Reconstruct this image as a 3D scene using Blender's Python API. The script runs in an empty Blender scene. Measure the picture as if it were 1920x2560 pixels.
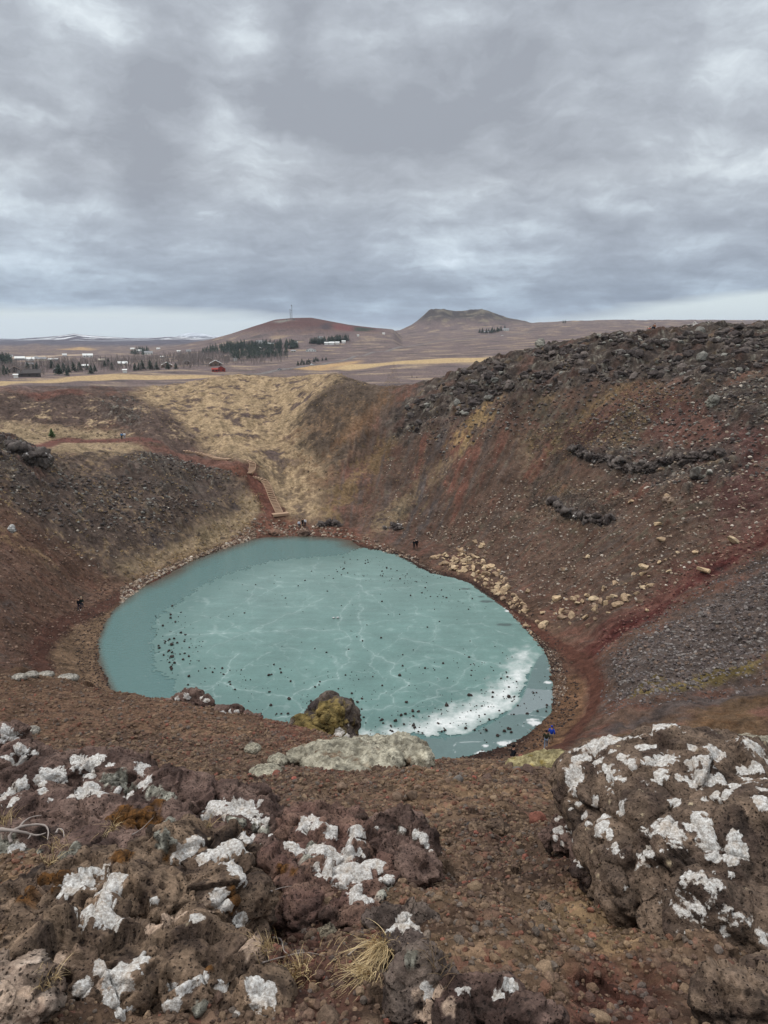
import bpy, bmesh, math, random
import numpy as np
from mathutils import Vector, Matrix
from mathutils.bvhtree import BVHTree

SC = bpy.context.scene
COL = SC.collection
random.seed(7)
RNG = np.random.default_rng(11)

# ---------------------------------------------------------------- camera
HC = 38.0                      # lens height over the lake, metres
PITCH = math.radians(14.3)
F = 1707.0                     # focal length in photo pixels (24 mm on 36 mm)
cd = bpy.data.cameras.new('camera')
cam = bpy.data.objects.new('camera', cd)
COL.objects.link(cam)
cd.sensor_fit = 'VERTICAL'; cd.sensor_height = 36.0; cd.sensor_width = 27.0
cd.lens = 36.0 * F / 2560.0
cd.clip_start = 0.05; cd.clip_end = 90000.0
cam.location = (0, 0, HC)
cam.rotation_euler = (math.pi/2 - PITCH, 0, 0)
SC.camera = cam
CP, SP = math.cos(PITCH), math.sin(PITCH)

# ---------------------------------------------------------------- world: overcast sky
SUN_EL, SUN_AZ = math.radians(52), math.radians(-70)
w = bpy.data.worlds.new('World'); SC.world = w; w.use_nodes = True
nt = w.node_tree; N = nt.nodes; L = nt.links
for n in list(N): N.remove(n)
def nn(t, **k):
    n = N.new(t)
    for a, b in k.items(): setattr(n, a, b)
    return n
def wmath(op, a, b=None, c=None, clamp=False):
    n = nn('ShaderNodeMath', operation=op); n.use_clamp = clamp
    for i, v in enumerate((a, b, c)):
        if v is None: continue
        if isinstance(v, (int, float)): n.inputs[i].default_value = v
        else: L.new(v, n.inputs[i])
    return n.outputs[0]
def wramp(fac, stops, interp='LINEAR'):
    n = nn('ShaderNodeValToRGB'); cr = n.color_ramp; cr.interpolation = interp
    while len(cr.elements) < len(stops): cr.elements.new(0.5)
    for e, (p, c) in zip(cr.elements, stops):
        e.position = p; e.color = (c[0], c[1], c[2], 1) if not isinstance(c, (int, float)) else (c, c, c, 1)
    L.new(fac, n.inputs[0]); return n.outputs[0]
def wmix(fac, a, b, mode='MIX'):
    n = nn('ShaderNodeMixRGB', blend_type=mode)
    for i, v in enumerate((fac, a, b)):
        if isinstance(v, (int, float)): n.inputs[i].default_value = v
        elif isinstance(v, tuple): n.inputs[i].default_value = (*v, 1)
        else: L.new(v, n.inputs[i])
    return n.outputs[0]
tc = nn('ShaderNodeTexCoord')
sep = nn('ShaderNodeSeparateXYZ'); L.new(tc.outputs['Generated'], sep.inputs[0])
dx, dy, dz = sep.outputs
den = wmath('ADD', wmath('MAXIMUM', dz, 0.0), 0.16)
cx_ = wmath('DIVIDE', dx, den); cy_ = wmath('DIVIDE', dy, den)
cmb = nn('ShaderNodeCombineXYZ'); L.new(cx_, cmb.inputs[0]); L.new(cy_, cmb.inputs[1])
def wnoise(scale, detail, rough, dist=0.0, off=(0, 0, 0), sc3=(1, 1, 1)):
    m = nn('ShaderNodeMapping'); m.inputs['Location'].default_value = off; m.inputs['Scale'].default_value = sc3
    L.new(cmb.outputs[0], m.inputs[0])
    n = nn('ShaderNodeTexNoise'); n.inputs['Scale'].default_value = scale; n.inputs['Detail'].default_value = detail
    n.inputs['Roughness'].default_value = rough; n.inputs['Distortion'].default_value = dist
    L.new(m.outputs[0], n.inputs['Vector']); return n.outputs['Fac']
sky = nn('ShaderNodeTexSky'); sky.sky_type = 'NISHITA'; sky.sun_disc = False
sky.sun_elevation = SUN_EL; sky.sun_rotation = SUN_AZ
# broad cloud masses, finer wisps, long bands near the horizon
CPW, SPW = math.cos(PITCH), math.sin(PITCH)
wn = nn('ShaderNodeTexNoise'); wn.inputs['Scale'].default_value = 5.0; wn.inputs['Detail'].default_value = 5.0; wn.inputs['Roughness'].default_value = .6
L.new(tc.outputs['Generated'], wn.inputs['Vector'])
wv1 = nn('ShaderNodeVectorMath', operation='MULTIPLY_ADD'); L.new(wn.outputs['Color'], wv1.inputs[0]); wv1.inputs[1].default_value = (.17, .17, .13)
wv0 = nn('ShaderNodeVectorMath', operation='SUBTRACT'); L.new(tc.outputs['Generated'], wv0.inputs[0]); wv0.inputs[1].default_value = (.085, .085, .065)
L.new(wv0.outputs[0], wv1.inputs[2])
wvn = nn('ShaderNodeVectorMath', operation='NORMALIZE'); L.new(wv1.outputs[0], wvn.inputs[0])
# (photo px, py, angular radius, amount): bright breaks negative, heavy cloud positive
SPOTS = [(60, 90, 190, -0.099), (150, 20, 160, -0.062), (600, 180, 110, -0.112), (480, 130, 90, -0.037), (1010, 60, 170, -0.081), (560, 400, 130, -0.105), (1470, 312, 140, -0.093), (1290, 235, 130, -0.074), (900, 330, 180, -0.043),
         (1210, 570, 170, -0.074), (90, 600, 220, -0.062), (1800, 590, 200, -0.050), (240, 300, 150, -0.037), (1700, 60, 160, -0.043),
         (870, 150, 210, .15), (640, 70, 160, .08), (360, 110, 160, .10), (60, 240, 170, .11), (500, 265, 170, .09), (1440, 160, 240, .10), (1170, 130, 170, .07), (1130, 320, 220, .08), (300, 400, 170, .07), (700, 500, 300, .06), (1600, 480, 300, .07)]
acc = None
for px_, py_, rr_, am_ in SPOTS:
    u_, v_ = (px_-960)/F, (py_-1280)/F
    d_ = Vector((u_, CPW-v_*SPW, -SPW-v_*CPW)).normalized()
    dp = nn('ShaderNodeVectorMath', operation='DOT_PRODUCT'); L.new(wvn.outputs[0], dp.inputs[0]); dp.inputs[1].default_value = d_
    mr = nn('ShaderNodeMapRange', interpolation_type='SMOOTHSTEP'); L.new(dp.outputs['Value'], mr.inputs[0])
    mr.inputs[1].default_value = math.cos(1.25*rr_/F); mr.inputs[2].default_value = math.cos(.15*rr_/F); mr.inputs[3].default_value = 0; mr.inputs[4].default_value = am_
    acc = mr.outputs[0] if acc is None else wmath('ADD', acc, mr.outputs[0])
big = wnoise(1.6, 12, 0.58, 0.0, (4.3, 1.7, 0), (1.0, 1.0, 1))
iso = nn('ShaderNodeTexNoise'); iso.inputs['Scale'].default_value = 9.0; iso.inputs['Detail'].default_value = 9.0; iso.inputs['Roughness'].default_value = .66
mp3 = nn('ShaderNodeMapping'); mp3.inputs['Scale'].default_value = (.75, .75, 1.5); L.new(wvn.outputs[0], mp3.inputs[0]); L.new(mp3.outputs[0], iso.inputs['Vector'])
iso2 = nn('ShaderNodeTexNoise'); iso2.inputs['Scale'].default_value = 22.0; iso2.inputs['Detail'].default_value = 8.0; iso2.inputs['Roughness'].default_value = .62
mp2 = nn('ShaderNodeMapping'); mp2.inputs['Scale'].default_value = (.55, .55, 1.7); L.new(wvn.outputs[0], mp2.inputs[0]); L.new(mp2.outputs[0], iso2.inputs['Vector'])
fine = wmix(.5, wnoise(3.6, 6, 0.5, 0.0, (2.0, 5.0, 0), (0.8, 1.0, 1)), iso.outputs['Fac'])
dens = wmath('ADD', wmath('ADD', wmath('MULTIPLY', big, 0.55), wmath('MULTIPLY', fine, 0.40)), wmath('ADD', acc, wmath('MULTIPLY', wmath('ADD', iso2.outputs['Fac'], -.46), .34)))
cloud = wramp(dens, [(0.28, (.80, .86, .90)), (0.37, (.63, .69, .735)), (0.43, (.53, .58, .63)), (0.48, (.45, .49, .54)), (0.55, (.385, .417, .466)), (0.66, (.31, .335, .38))])
elz = wmath('MAXIMUM', dz, 0.0)
low = wramp(elz, [(0.0, (.70, .79, .88)), (0.05, (.66, .735, .815)), (0.11, (.88, .92, .965)), (0.2, (1, 1, 1)), (0.38, (1.05, 1.05, 1.05)), (0.7, (2.3, 2.25, 2.2)), (1.0, (3.6, 3.5, 3.4))])
cloud = wmix(1.0, cloud, low, 'MULTIPLY')
# clear strip under the cloud edge, low over the horizon
edge = wnoise(0.55, 6, 0.5, 0.2, (7.0, 1.0, 0), (0.45, 1.0, 1))
az = wmath('ARCTAN2', dx, dy)
azb = wmath('MAXIMUM', wmath('MULTIPLY', wmath('ADD', az, -0.02), 0.088), wmath('MULTIPLY', wmath('ADD', az, -0.02), -0.052))
strip_h = wmath('ADD', wmath('ADD', azb, 0.012), wmath('MULTIPLY', wmath('ADD', edge, -0.5), 0.07))
gap = wmath('MULTIPLY_ADD', wmath('SUBTRACT', strip_h, elz), 70.0, 0.5, clamp=True)
gap = wmath('MULTIPLY', gap, 0.95)
skyc = wmix(1.0, sky.outputs[0], (.10, .10, .10), 'MULTIPLY')
clear = wmix(0.15, (.74, .83, .84), skyc)
colr = wmix(gap, cloud, clear)
bg = nn('ShaderNodeBackground'); L.new(colr, bg.inputs[0]); bg.inputs[1].default_value = 1.0
wo = nn('ShaderNodeOutputWorld'); L.new(bg.outputs[0], wo.inputs[0])

sd = bpy.data.lights.new('sun', 'SUN'); sun = bpy.data.objects.new('sun', sd); COL.objects.link(sun)
sd.energy = 1.5; sd.angle = math.radians(14); sd.color = (1.0, .96, .90)
sv = Vector((math.sin(SUN_AZ)*math.cos(SUN_EL), math.cos(SUN_AZ)*math.cos(SUN_EL), math.sin(SUN_EL)))
sun.rotation_euler = sv.to_track_quat('Z', 'Y').to_euler()

vs = SC.view_settings
SC.display_settings.display_device = 'sRGB'
vs.view_transform = 'Standard'; vs.look = 'None'; vs.exposure = 0.14; vs.gamma = 1.0; vs.use_curve_mapping = False
SC.render.engine = 'CYCLES'
SC.cycles.use_denoising = True
SC.cycles.max_bounces = 5; SC.cycles.diffuse_bounces = 3; SC.cycles.volume_bounces = 0
SC.cycles.transparent_max_bounces = 4

# ---------------------------------------------------------------- numeric helpers
def lin(r, g, b):
    c = np.array([r, g, b], float)/255
    return np.where(c <= .04045, c/12.92, ((c+.055)/1.055)**2.4).astype(np.float32)

def _hash(ix, iy, iz, seed):
    h = ix.astype(np.uint32)*np.uint32(374761393) + iy.astype(np.uint32)*np.uint32(668265263) + np.uint32(seed*974711 & 0xffffffff)
    if iz is not None: h = h + iz.astype(np.uint32)*np.uint32(2246822519)
    h = (h ^ (h >> np.uint32(13)))*np.uint32(1274126177)
    h = (h ^ (h >> np.uint32(16)))*np.uint32(2654435761)
    return h ^ (h >> np.uint32(15))
_A = np.arange(16)*(2*np.pi/16)
_GX, _GY = np.cos(_A).astype(np.float32), np.sin(_A).astype(np.float32)
def noise2(x, y, seed=0):
    x = np.asarray(x, np.float32); y = np.asarray(y, np.float32)
    fx, fy = np.floor(x), np.floor(y); ix, iy = fx.astype(np.int32), fy.astype(np.int32)
    x = x-fx; y = y-fy
    u = x*x*x*(x*(x*6-15)+10); v = y*y*y*(y*(y*6-15)+10)
    def g(i, j):
        h = (_hash(ix+i, iy+j, None, seed) & np.uint32(15)).astype(np.intp)
        return _GX[h]*(x-i)+_GY[h]*(y-j)
    a = g(0, 0); b = g(1, 0); a = a+(b-a)*u
    c = g(0, 1); d = g(1, 1); c = c+(d-c)*u
    return (a+(c-a)*v)*1.5
_r3 = np.random.default_rng(5).normal(size=(32, 3)); _r3 /= np.linalg.norm(_r3, axis=1)[:, None]; _r3 = _r3.astype(np.float32)
def noise3(p, seed=0):
    p = np.asarray(p, np.float32)
    f = np.floor(p); i = f.astype(np.int32); q = p-f
    u = q*q*q*(q*(q*6-15)+10)
    def g(a, b, c):
        h = (_hash(i[:, 0]+a, i[:, 1]+b, i[:, 2]+c, seed) & np.uint32(31)).astype(np.intp)
        G = _r3[h]
        return G[:, 0]*(q[:, 0]-a)+G[:, 1]*(q[:, 1]-b)+G[:, 2]*(q[:, 2]-c)
    r = []
    for c in (0, 1):
        a0 = g(0, 0, c); a1 = g(1, 0, c); b0 = g(0, 1, c); b1 = g(1, 1, c)
        a0 = a0+(a1-a0)*u[:, 0]; b0 = b0+(b1-b0)*u[:, 0]
        r.append(a0+(b0-a0)*u[:, 1])
    return (r[0]+(r[1]-r[0])*u[:, 2])*1.5
def fbm2(x, y, o=4, seed=0, gain=.5, lac=2.07):
    a, s, t = 1., 0, 0
    for k in range(o):
        s = s+a*noise2(x, y, seed+k*7); t += a; a *= gain; x = x*lac+3.1; y = y*lac-1.7
    return s/t*1.4
def fbm3(p, o=4, seed=0, gain=.5, lac=2.07):
    a, s, t = 1., 0, 0
    for k in range(o):
        s = s+a*noise3(p, seed+k*7); t += a; a *= gain; p = p*lac+1.7
    return s/t*1.4
def worley3(p, seed=0, facet=False):
    """distance to the nearest and second nearest jittered cell point, and that cell's hash 0..1"""
    p = np.asarray(p, np.float32); f = np.floor(p).astype(np.int32)
    d1 = np.full(len(p), 9, np.float32); d2 = d1.copy(); hh = np.zeros(len(p), np.float32); fc = hh.copy()
    for a in (-1, 0, 1):
        for b in (-1, 0, 1):
            for c in (-1, 0, 1):
                ci = f+np.array([a, b, c], np.int32)
                h = _hash(ci[:, 0], ci[:, 1], ci[:, 2], seed)
                jx = (h & np.uint32(1023)).astype(np.float32)/1023; jy = ((h >> np.uint32(10)) & np.uint32(1023)).astype(np.float32)/1023
                jz = ((h >> np.uint32(20)) & np.uint32(1023)).astype(np.float32)/1023
                d = np.sqrt((ci[:, 0]+jx-p[:, 0])**2+(ci[:, 1]+jy-p[:, 1])**2+(ci[:, 2]+jz-p[:, 2])**2)
                m = d < d1
                d2 = np.where(m, d1, np.minimum(d2, d)); hh = np.where(m, jx*.5+jy*.5, hh); d1 = np.where(m, d, d1)
                if facet: fc = np.where(m, (p[:, 0]-ci[:, 0]-jx)*np.sin(jx*50)+(p[:, 1]-ci[:, 1]-jy)*np.sin(jy*91+1)+(p[:, 2]-ci[:, 2]-jz)*np.sin(jz*137+2), fc)
    return (d1, d2, hh, fc) if facet else (d1, d2, hh)
def worley2(x, y, seed=0):
    fx, fy = np.floor(x).astype(np.int32), np.floor(y).astype(np.int32)
    d1 = np.full(x.shape, 9, np.float32); d2 = d1.copy(); hh = np.zeros(x.shape, np.float32)
    for a in (-1, 0, 1):
        for b in (-1, 0, 1):
            h = _hash(fx+a, fy+b, None, seed)
            jx = (h & np.uint32(4095)).astype(np.float32)/4095; jy = ((h >> np.uint32(12)) & np.uint32(4095)).astype(np.float32)/4095
            d = np.sqrt((fx+a+jx-x)**2+(fy+b+jy-y)**2).astype(np.float32)
            m = d < d1
            d2 = np.where(m, d1, np.minimum(d2, d)); hh = np.where(m, ((h >> np.uint32(24)) & np.uint32(255)).astype(np.float32)/255, hh); d1 = np.where(m, d, d1)
    return d1, d2, hh
def sstep(a, b, x):
    t = np.clip((x-a)/(b-a), 0, 1); return t*t*(3-2*t)
def seg_dist(x, y, pts):
    """distance to a polyline, the side-agnostic way"""
    best = np.full(x.shape, 1e9, np.float32)
    for (ax, ay), (bx, by) in zip(pts[:-1], pts[1:]):
        vx, vy = bx-ax, by-ay; l2 = vx*vx+vy*vy+1e-12
        t = np.clip(((x-ax)*vx+(y-ay)*vy)/l2, 0, 1)
        best = np.minimum(best, np.hypot(x-ax-t*vx, y-ay-t*vy))
    return best
def poly_sd(x, y, pts):
    """signed distance to a closed polygon, negative inside"""
    pts = list(pts); ins = np.zeros(x.shape, bool)
    for (ax, ay), (bx, by) in zip(pts, pts[1:]+pts[:1]):
        c = (ay > y) != (by > y)
        ins ^= c & (x < (bx-ax)*(y-ay)/(by-ay+1e-12)+ax)
    return np.where(ins, -1, 1)*seg_dist(x, y, pts+pts[:1])
def catmull(pts, n=8, closed=True):
    P = [np.array(p, float) for p in pts]; out = []
    m = len(P); rng = range(m) if closed else range(m-1)
    for i in rng:
        g = (lambda k: P[k % m]) if closed else (lambda k: P[min(max(k, 0), m-1)])
        a, b, c, d = g(i-1), g(i), g(i+1), g(i+2)
        for k in range(n):
            t = k/n
            out.append(.5*((2*b)+(-a+c)*t+(2*a-5*b+4*c-d)*t*t+(-a+3*b-3*c+d)*t**3))
    if not closed: out.append(P[-1])
    return [tuple(o) for o in out]

def ray(px, py):
    u, v = (px-960)/F, (py-1280)/F
    return np.array([u, CP-v*SP, -SP-v*CP])
def wpt(px, py, t):                      # world point seen at photo pixel (px,py), t metres along the lens axis
    return np.array([0, 0, HC])+ray(px, py)*t
def on_z(px, py, z=0.0):
    r = ray(px, py); t = (z-HC)/r[2]; p = r*t; return (float(p[0]), float(p[1]))
def to_px(x, y, z):
    zr = z-HC; t = y*CP-zr*SP
    return 960+F*x/t, 1280-F*(y*SP+zr*CP)/t

# ---------------------------------------------------------------- mesh helpers
def mesh_np(name, V, Q, attrs=None, smooth=True):
    """mesh from numpy vertices and one array of equal-sized faces (tris or quads)"""
    V = np.asarray(V, np.float32); Q = np.asarray(Q, np.int32)
    me = bpy.data.meshes.new(name); k = Q.shape[1]
    me.vertices.add(len(V)); me.vertices.foreach_set('co', V.ravel())
    me.loops.add(Q.size); me.loops.foreach_set('vertex_index', Q.ravel())
    me.polygons.add(len(Q)); me.polygons.foreach_set('loop_start', np.arange(0, Q.size, k, dtype=np.int32))
    me.update(calc_edges=True)
    me.polygons.foreach_set('use_smooth', np.full(len(Q), smooth))
    for nm, A in (attrs or {}).items():
        A = np.asarray(A, np.float32)
        if A.ndim == 1:
            at_ = me.attributes.new(nm, 'FLOAT', 'POINT'); at_.data.foreach_set('value', A)
        else:
            at_ = me.attributes.new(nm, 'FLOAT_COLOR', 'POINT')
            B = np.ones((len(A), 4), np.float32); B[:, :3] = A; at_.data.foreach_set('color', B.ravel())
    return me
def link(name, me, mat=None, parent=None):
    o = bpy.data.objects.new(name, me); COL.objects.link(o)
    if mat is not None and me is not None:
        if len(me.materials) == 0: me.materials.append(mat)
    if parent: o.parent = parent
    return o
def tag(o, label=None, cat=None, group=None, kind=None):
    if label: o['label'] = label
    if cat: o['category'] = cat
    if group: o['group'] = group
    if kind: o['kind'] = kind
    return o
def empty(name, loc, rz=0.0):
    o = bpy.data.objects.new(name, None); COL.objects.link(o); o.location = loc; o.rotation_euler = (0, 0, rz)
    o.empty_display_size = .2
    return o
def copy_tree(o, parent=None):
    c = o.copy(); COL.objects.link(c); c.parent = parent
    for ch in o.children: copy_tree(ch, c)
    return c

class NM:
    """small wrapper for building node materials"""
    def __init__(s, name, rough=.9, spec=.2):
        s.m = bpy.data.materials.new(name); s.m.use_nodes = True
        s.t = s.m.node_tree; s.b = s.t.nodes['Principled BSDF']
        s.b.inputs['Roughness'].default_value = rough; s.b.inputs['Specular IOR Level'].default_value = spec
    def n(s, t, **k):
        n = s.t.nodes.new(t)
        for a, b in k.items(): setattr(n, a, b)
        return n
    def put(s, sock, v):
        if isinstance(v, (int, float)): sock.default_value = v
        elif isinstance(v, (tuple, list, np.ndarray)):
            v = [float(q) for q in v]
            sock.default_value = v+[1.0] if len(sock.default_value) == 4 and len(v) == 3 else v
        else: s.t.links.new(v, sock)
    def attr(s, nm, fac=False):
        n = s.n('ShaderNodeAttribute'); n.attribute_name = nm; return n.outputs['Fac' if fac else 'Color']
    def geo(s): return s.n('ShaderNodeNewGeometry')
    def pos(s): return s.geo().outputs['Position']
    def obj(s): return s.n('ShaderNodeTexCoord').outputs['Object']
    def noise(s, vec, scale, detail=4, rough=.55, dist=0, out='Fac'):
        n = s.n('ShaderNodeTexNoise'); s.put(n.inputs['Vector'], vec)
        for a, b in (('Scale', scale), ('Detail', detail), ('Roughness', rough), ('Distortion', dist)): n.inputs[a].default_value = b
        return n.outputs[out]
    def voro(s, vec, scale, out='Distance', feat='F1', rand=1.0):
        n = s.n('ShaderNodeTexVoronoi', feature=feat); s.put(n.inputs['Vector'], vec); n.inputs['Scale'].default_value = scale
        n.inputs['Randomness'].default_value = rand
        return n.outputs[out]
    def math(s, op, a, b=None, c=None, clamp=False):
        n = s.n('ShaderNodeMath', operation=op); n.use_clamp = clamp
        for i, v in enumerate((a, b, c)):
            if v is not None: s.put(n.inputs[i], v)
        return n.outputs[0]
    def ramp(s, fac, stops, interp='LINEAR'):
        n = s.n('ShaderNodeValToRGB'); cr = n.color_ramp; cr.interpolation = interp
        while len(cr.elements) < len(stops): cr.elements.new(.5)
        for e, (p, c) in zip(cr.elements, stops):
            e.position = p; e.color = (c, c, c, 1) if isinstance(c, (int, float)) else (*[float(q) for q in c], 1)
        s.put(n.inputs[0], fac); return n.outputs[0]
    def mix(s, fac, a, b, mode='MIX'):
        n = s.n('ShaderNodeMixRGB', blend_type=mode)
        for i, v in enumerate((fac, a, b)): s.put(n.inputs[i], v)
        return n.outputs[0]
    def bump(s, h, strength=.5, dist=.05, normal=None):
        n = s.n('ShaderNodeBump'); n.inputs['Strength'].default_value = strength; n.inputs['Distance'].default_value = dist
        s.put(n.inputs['Height'], h)
        if normal is not None: s.put(n.inputs['Normal'], normal)
        return n.outputs[0]
    def base(s, c): s.put(s.b.inputs['Base Color'], c)
    def normal(s, v): s.put(s.b.inputs['Normal'], v)
def plain(name, c, rough=.85, spec=.2, mott=.25, scale=6.0):
    """one colour with a slight natural mottling"""
    M = NM(name, rough, spec); v = M.noise(M.obj(), scale, 4)
    k = M.math('MULTIPLY_ADD', v, mott*2, 1-mott)
    M.base(M.mix(1.0, tuple(c), M.ramp(k, [(0, 0.0), (1, 1.0)]), 'MULTIPLY')) if False else M.base(M.mix(M.math('MULTIPLY', v, mott), tuple(c), tuple(np.array(c)*.45)))
    return M.m
# ================================================================ terrain: control points seen at (px, py), t metres along the lens axis
CTRL = [
 # the lip the camera stands on
 *[(x, y, t) for x in (-40, 480, 960, 1440, 1960) for y, t in ((2560, 1.75), (2300, 2.6), (2100, 3.8), (1980, 6.0), (1900, 9.0))],
 (-40, 2800, 1.3), (960, 2800, 1.3), (1960, 2800, 1.3), (960, 3400, .8),
 (0, 1800, 12), (280, 1810, 12), (0, 1692, 17), (170, 1708, 17.5), (280, 1740, 17), (420, 1748, 16.5), (560, 1778, 15.5), (700, 1806, 14.5), (820, 1838, 13.5),
 (950, 1880, 12.2), (1080, 1905, 11.4), (1180, 1912, 11), (1290, 1908, 10.8), (1450, 1902, 10.3), (1650, 1890, 10), (1920, 1878, 10),
 # hidden fall below the lip
 (0, 1745, 32), (170, 1765, 32), (300, 1800, 30), (480, 1820, 30), (700, 1880, 28), (960, 1975, 25), (1180, 2010, 23), (1320, 1990, 22), (1600, 1960, 20), (1920, 1950, 20),
 (0, 1705, 58), (150, 1745, 58), (1300, 1960, 36), (1600, 1900, 34), (1920, 1890, 32),
 # right wall
 (1920, 1850, 46), (1600, 1860, 52), (1920, 1600, 63), (1600, 1700, 64), (1920, 1300, 86), (1920, 1000, 109), (1920, 900, 121), (1920, 826, 137), (1920, 836, 158), (1920, 850, 175),
 (1640, 1500, 83), (1640, 1300, 97), (1640, 1150, 112), (1640, 1000, 126), (1640, 900, 137), (1640, 836, 146), (1780, 826, 142), (1640, 846, 166), (1640, 866, 184), (1780, 836, 162), (1780, 854, 178), (1440, 872, 170), (1440, 896, 188), (1270, 918, 182), (1270, 936, 198), (1105, 972, 186), (1105, 990, 204), (960, 985, 194), (960, 1000, 210),
 (1500, 850, 152), (1350, 877, 158), (1225, 909, 165), (1350, 1000, 142), (1350, 1200, 127), (1350, 1350, 113),
 (1100, 956, 170), (1160, 932, 167), (1030, 970, 174), (890, 962, 181), (1100, 1000, 160), (1100, 1150, 147), (1100, 1300, 134), (960, 974, 177), (960, 1100, 163), (960, 1250, 144),
 (830, 958, 187), (830, 1100, 165), (830, 1200, 152), (830, 1290, 141),
 # saddle and left wall
 (700, 1290, 142), (700, 1200, 156), (700, 1100, 175), (700, 1000, 200), (700, 950, 222), (560, 945, 225), (850, 940, 215),
 (500, 1130, 165), (500, 1050, 185), (500, 985, 210), (600, 1170, 152), (600, 1270, 142),
 (170, 988, 200), (0, 992, 196), (320, 992, 204), (400, 1050, 180), (0, 1060, 182), (200, 1060, 182),
 (300, 1100, 166), (100, 1106, 168), (0, 1100, 118), (100, 1128, 131), (210, 1135, 137), (380, 1115, 152),
 (0, 1250, 104), (0, 1400, 92), (0, 1500, 84), (0, 1640, 76), (200, 1250, 118), (200, 1400, 106), (400, 1200, 135), (400, 1300, 124),
]
ZCT = [  # (px, t, z): outer slopes and the plain beyond
 (0, 260, 16), (200, 270, 16), (480, 290, 16), (700, 290, 17), (850, 280, 18), (1000, 250, 20), (1150, 240, 24), (1350, 220, 28), (1600, 200, 31), (1920, 190, 31),
 (0, 400, 8), (480, 400, 8), (960, 380, 9), (1440, 340, 14), (1920, 320, 16),
 *[(x, t, z) for x, a in ((0, (7, 6, 7, 10, 14)), (480, (7, 7, 9, 12, 18)), (960, (7, 13, 30, 58, 60)), (1440, (10, 25, 60, 96, 110)), (1920, (12, 28, 62, 98, 115)))
   for t, z in zip((650, 1000, 1700, 2600, 5000), a)],
 (0, 12000, 30), (480, 12000, 40), (960, 9000, 80), (1440, 9000, 130), (1920, 9000, 130), (700, 1000, 8), (1200, 1000, 17), (1200, 650, 8),
]
_cp = [wpt(*c) for c in CTRL]
for px, t, z in ZCT:
    y = (t+(z-HC)*SP)/CP; _cp.append(np.array([(px-960)/F*t, y, z]))
_cp = np.array(_cp)
def _feat(az, ld): return np.stack([np.asarray(az)*4.0, np.asarray(ld)*1.6], -1)
_cd = np.hypot(_cp[:, 0], _cp[:, 1]); _cf = _feat(np.arctan2(_cp[:, 0], _cp[:, 1]), np.log(_cd)); _cq = (_cp[:, 2]-HC)/_cd
def _k(r2): return np.where(r2 > 1e-12, .5*r2*np.log(r2+1e-20), 0)
def _tps_fit(P, q, lam=2e-4):
    n = len(P); r2 = ((P[:, None]-P[None])**2).sum(-1)
    A = np.zeros((n+3, n+3)); A[:n, :n] = _k(r2)+lam*np.eye(n); A[:n, n] = 1; A[:n, n+1:] = P; A[n:, :n] = A[:n, n:].T
    return np.linalg.solve(A, np.concatenate([q, np.zeros(3)]))
_w = _tps_fit(_cf, _cq)
def _tps(X):
    out = np.empty(len(X))
    for s in range(0, len(X), 20000):
        x = X[s:s+20000]; r2 = ((x[:, None]-_cf[None])**2).sum(-1)
        out[s:s+20000] = _k(r2)@_w[:-3]+_w[-3]+x@_w[-2:]
    return out
# ---- fine polar grid round the camera's foot
D = [.35]
while D[-1] < 14000:
    d = D[-1]; D.append(d*(1.03 if d < 1.0 else 1.0045 if d < 45 else 1.0018 if d < 235 else 1.008))
D = np.array(D); LD = np.log(D)
azc = np.radians(31.5); core = np.arange(-azc, azc, .00135)
side = [azc]
while side[-1] < math.radians(115): side.append(side[-1]+max(.002, min((side[-1]-azc)*.03, .006) if side[-1] < .95 else .03))
AZ = np.concatenate([-np.array(side[::-1]), core[1:], np.array(side)])
NA, ND = len(AZ), len(D)
# coarse evaluation, then cubic-smooth enlargement by interpolation
ca = np.linspace(-.56, .56, 180); cl = np.linspace(LD[0], LD[-1], 420)
CQ = _tps(_feat(*np.meshgrid(ca, cl, indexing='ij')).reshape(-1, 2)).reshape(180, 420)
def _cub(A, u):
    """Catmull-Rom along axis 0 at fractional rows u"""
    n = len(A); i = np.clip(np.floor(u).astype(int), 0, n-2); t = (u-i)[:, None]
    a, b, c, d = A[np.clip(i-1, 0, n-1)], A[i], A[i+1], A[np.clip(i+2, 0, n-1)]
    return .5*((2*b)+(-a+c)*t+(2*a-5*b+4*c-d)*t*t+(-a+3*b-3*c+d)*t**3)
ua = (np.clip(AZ, -.56, .56)+.56)/1.12*179; ul = (LD-cl[0])/(cl[-1]-cl[0])*419
Q0 = _cub(_cub(CQ, ua).T, ul).T
X = (np.sin(AZ)[:, None]*D[None]).astype(np.float32); Y = (np.cos(AZ)[:, None]*D[None]).astype(np.float32)
DD = np.broadcast_to(D[None], X.shape).astype(np.float32)
Z = (HC+Q0*D[None]).astype(np.float32)

# hills on the plain: ridge line traced, real length and depth
def hill(crest, t0, half, pw=1.0):
    t = Y*CP-(Z-HC)*SP; px = 960+F*X/np.maximum(t, 1)
    cx, cy = np.array(crest, float).T
    m = (t > t0-half) & (t < t0+half) & (px > cx[0]) & (px < cx[-1])
    pz = HC+t0*np.interp(px[m], cx, [ray(960, c)[2]/1 for c in cy])
    wv = ((np.cos(np.pi*np.clip((t[m]-t0)/half, -1, 1))+1)/2)**pw
    j = np.searchsorted(D, t0)
    zb = np.broadcast_to(Z[:, j:j+1], Z.shape)[m]
    edge = sstep(0, 30, px[m]-cx[0])*sstep(0, 30, cx[-1]-px[m])
    Z[m] += np.clip(pz-zb, 0, None)*wv*edge
hill([(380, 872), (440, 866), (470, 860), (520, 852), (580, 836), (640, 815), (690, 801), (730, 797), (780, 797), (830, 806), (870, 813), (920, 819), (960, 824), (1010, 832)], 1750, 620)
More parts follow.
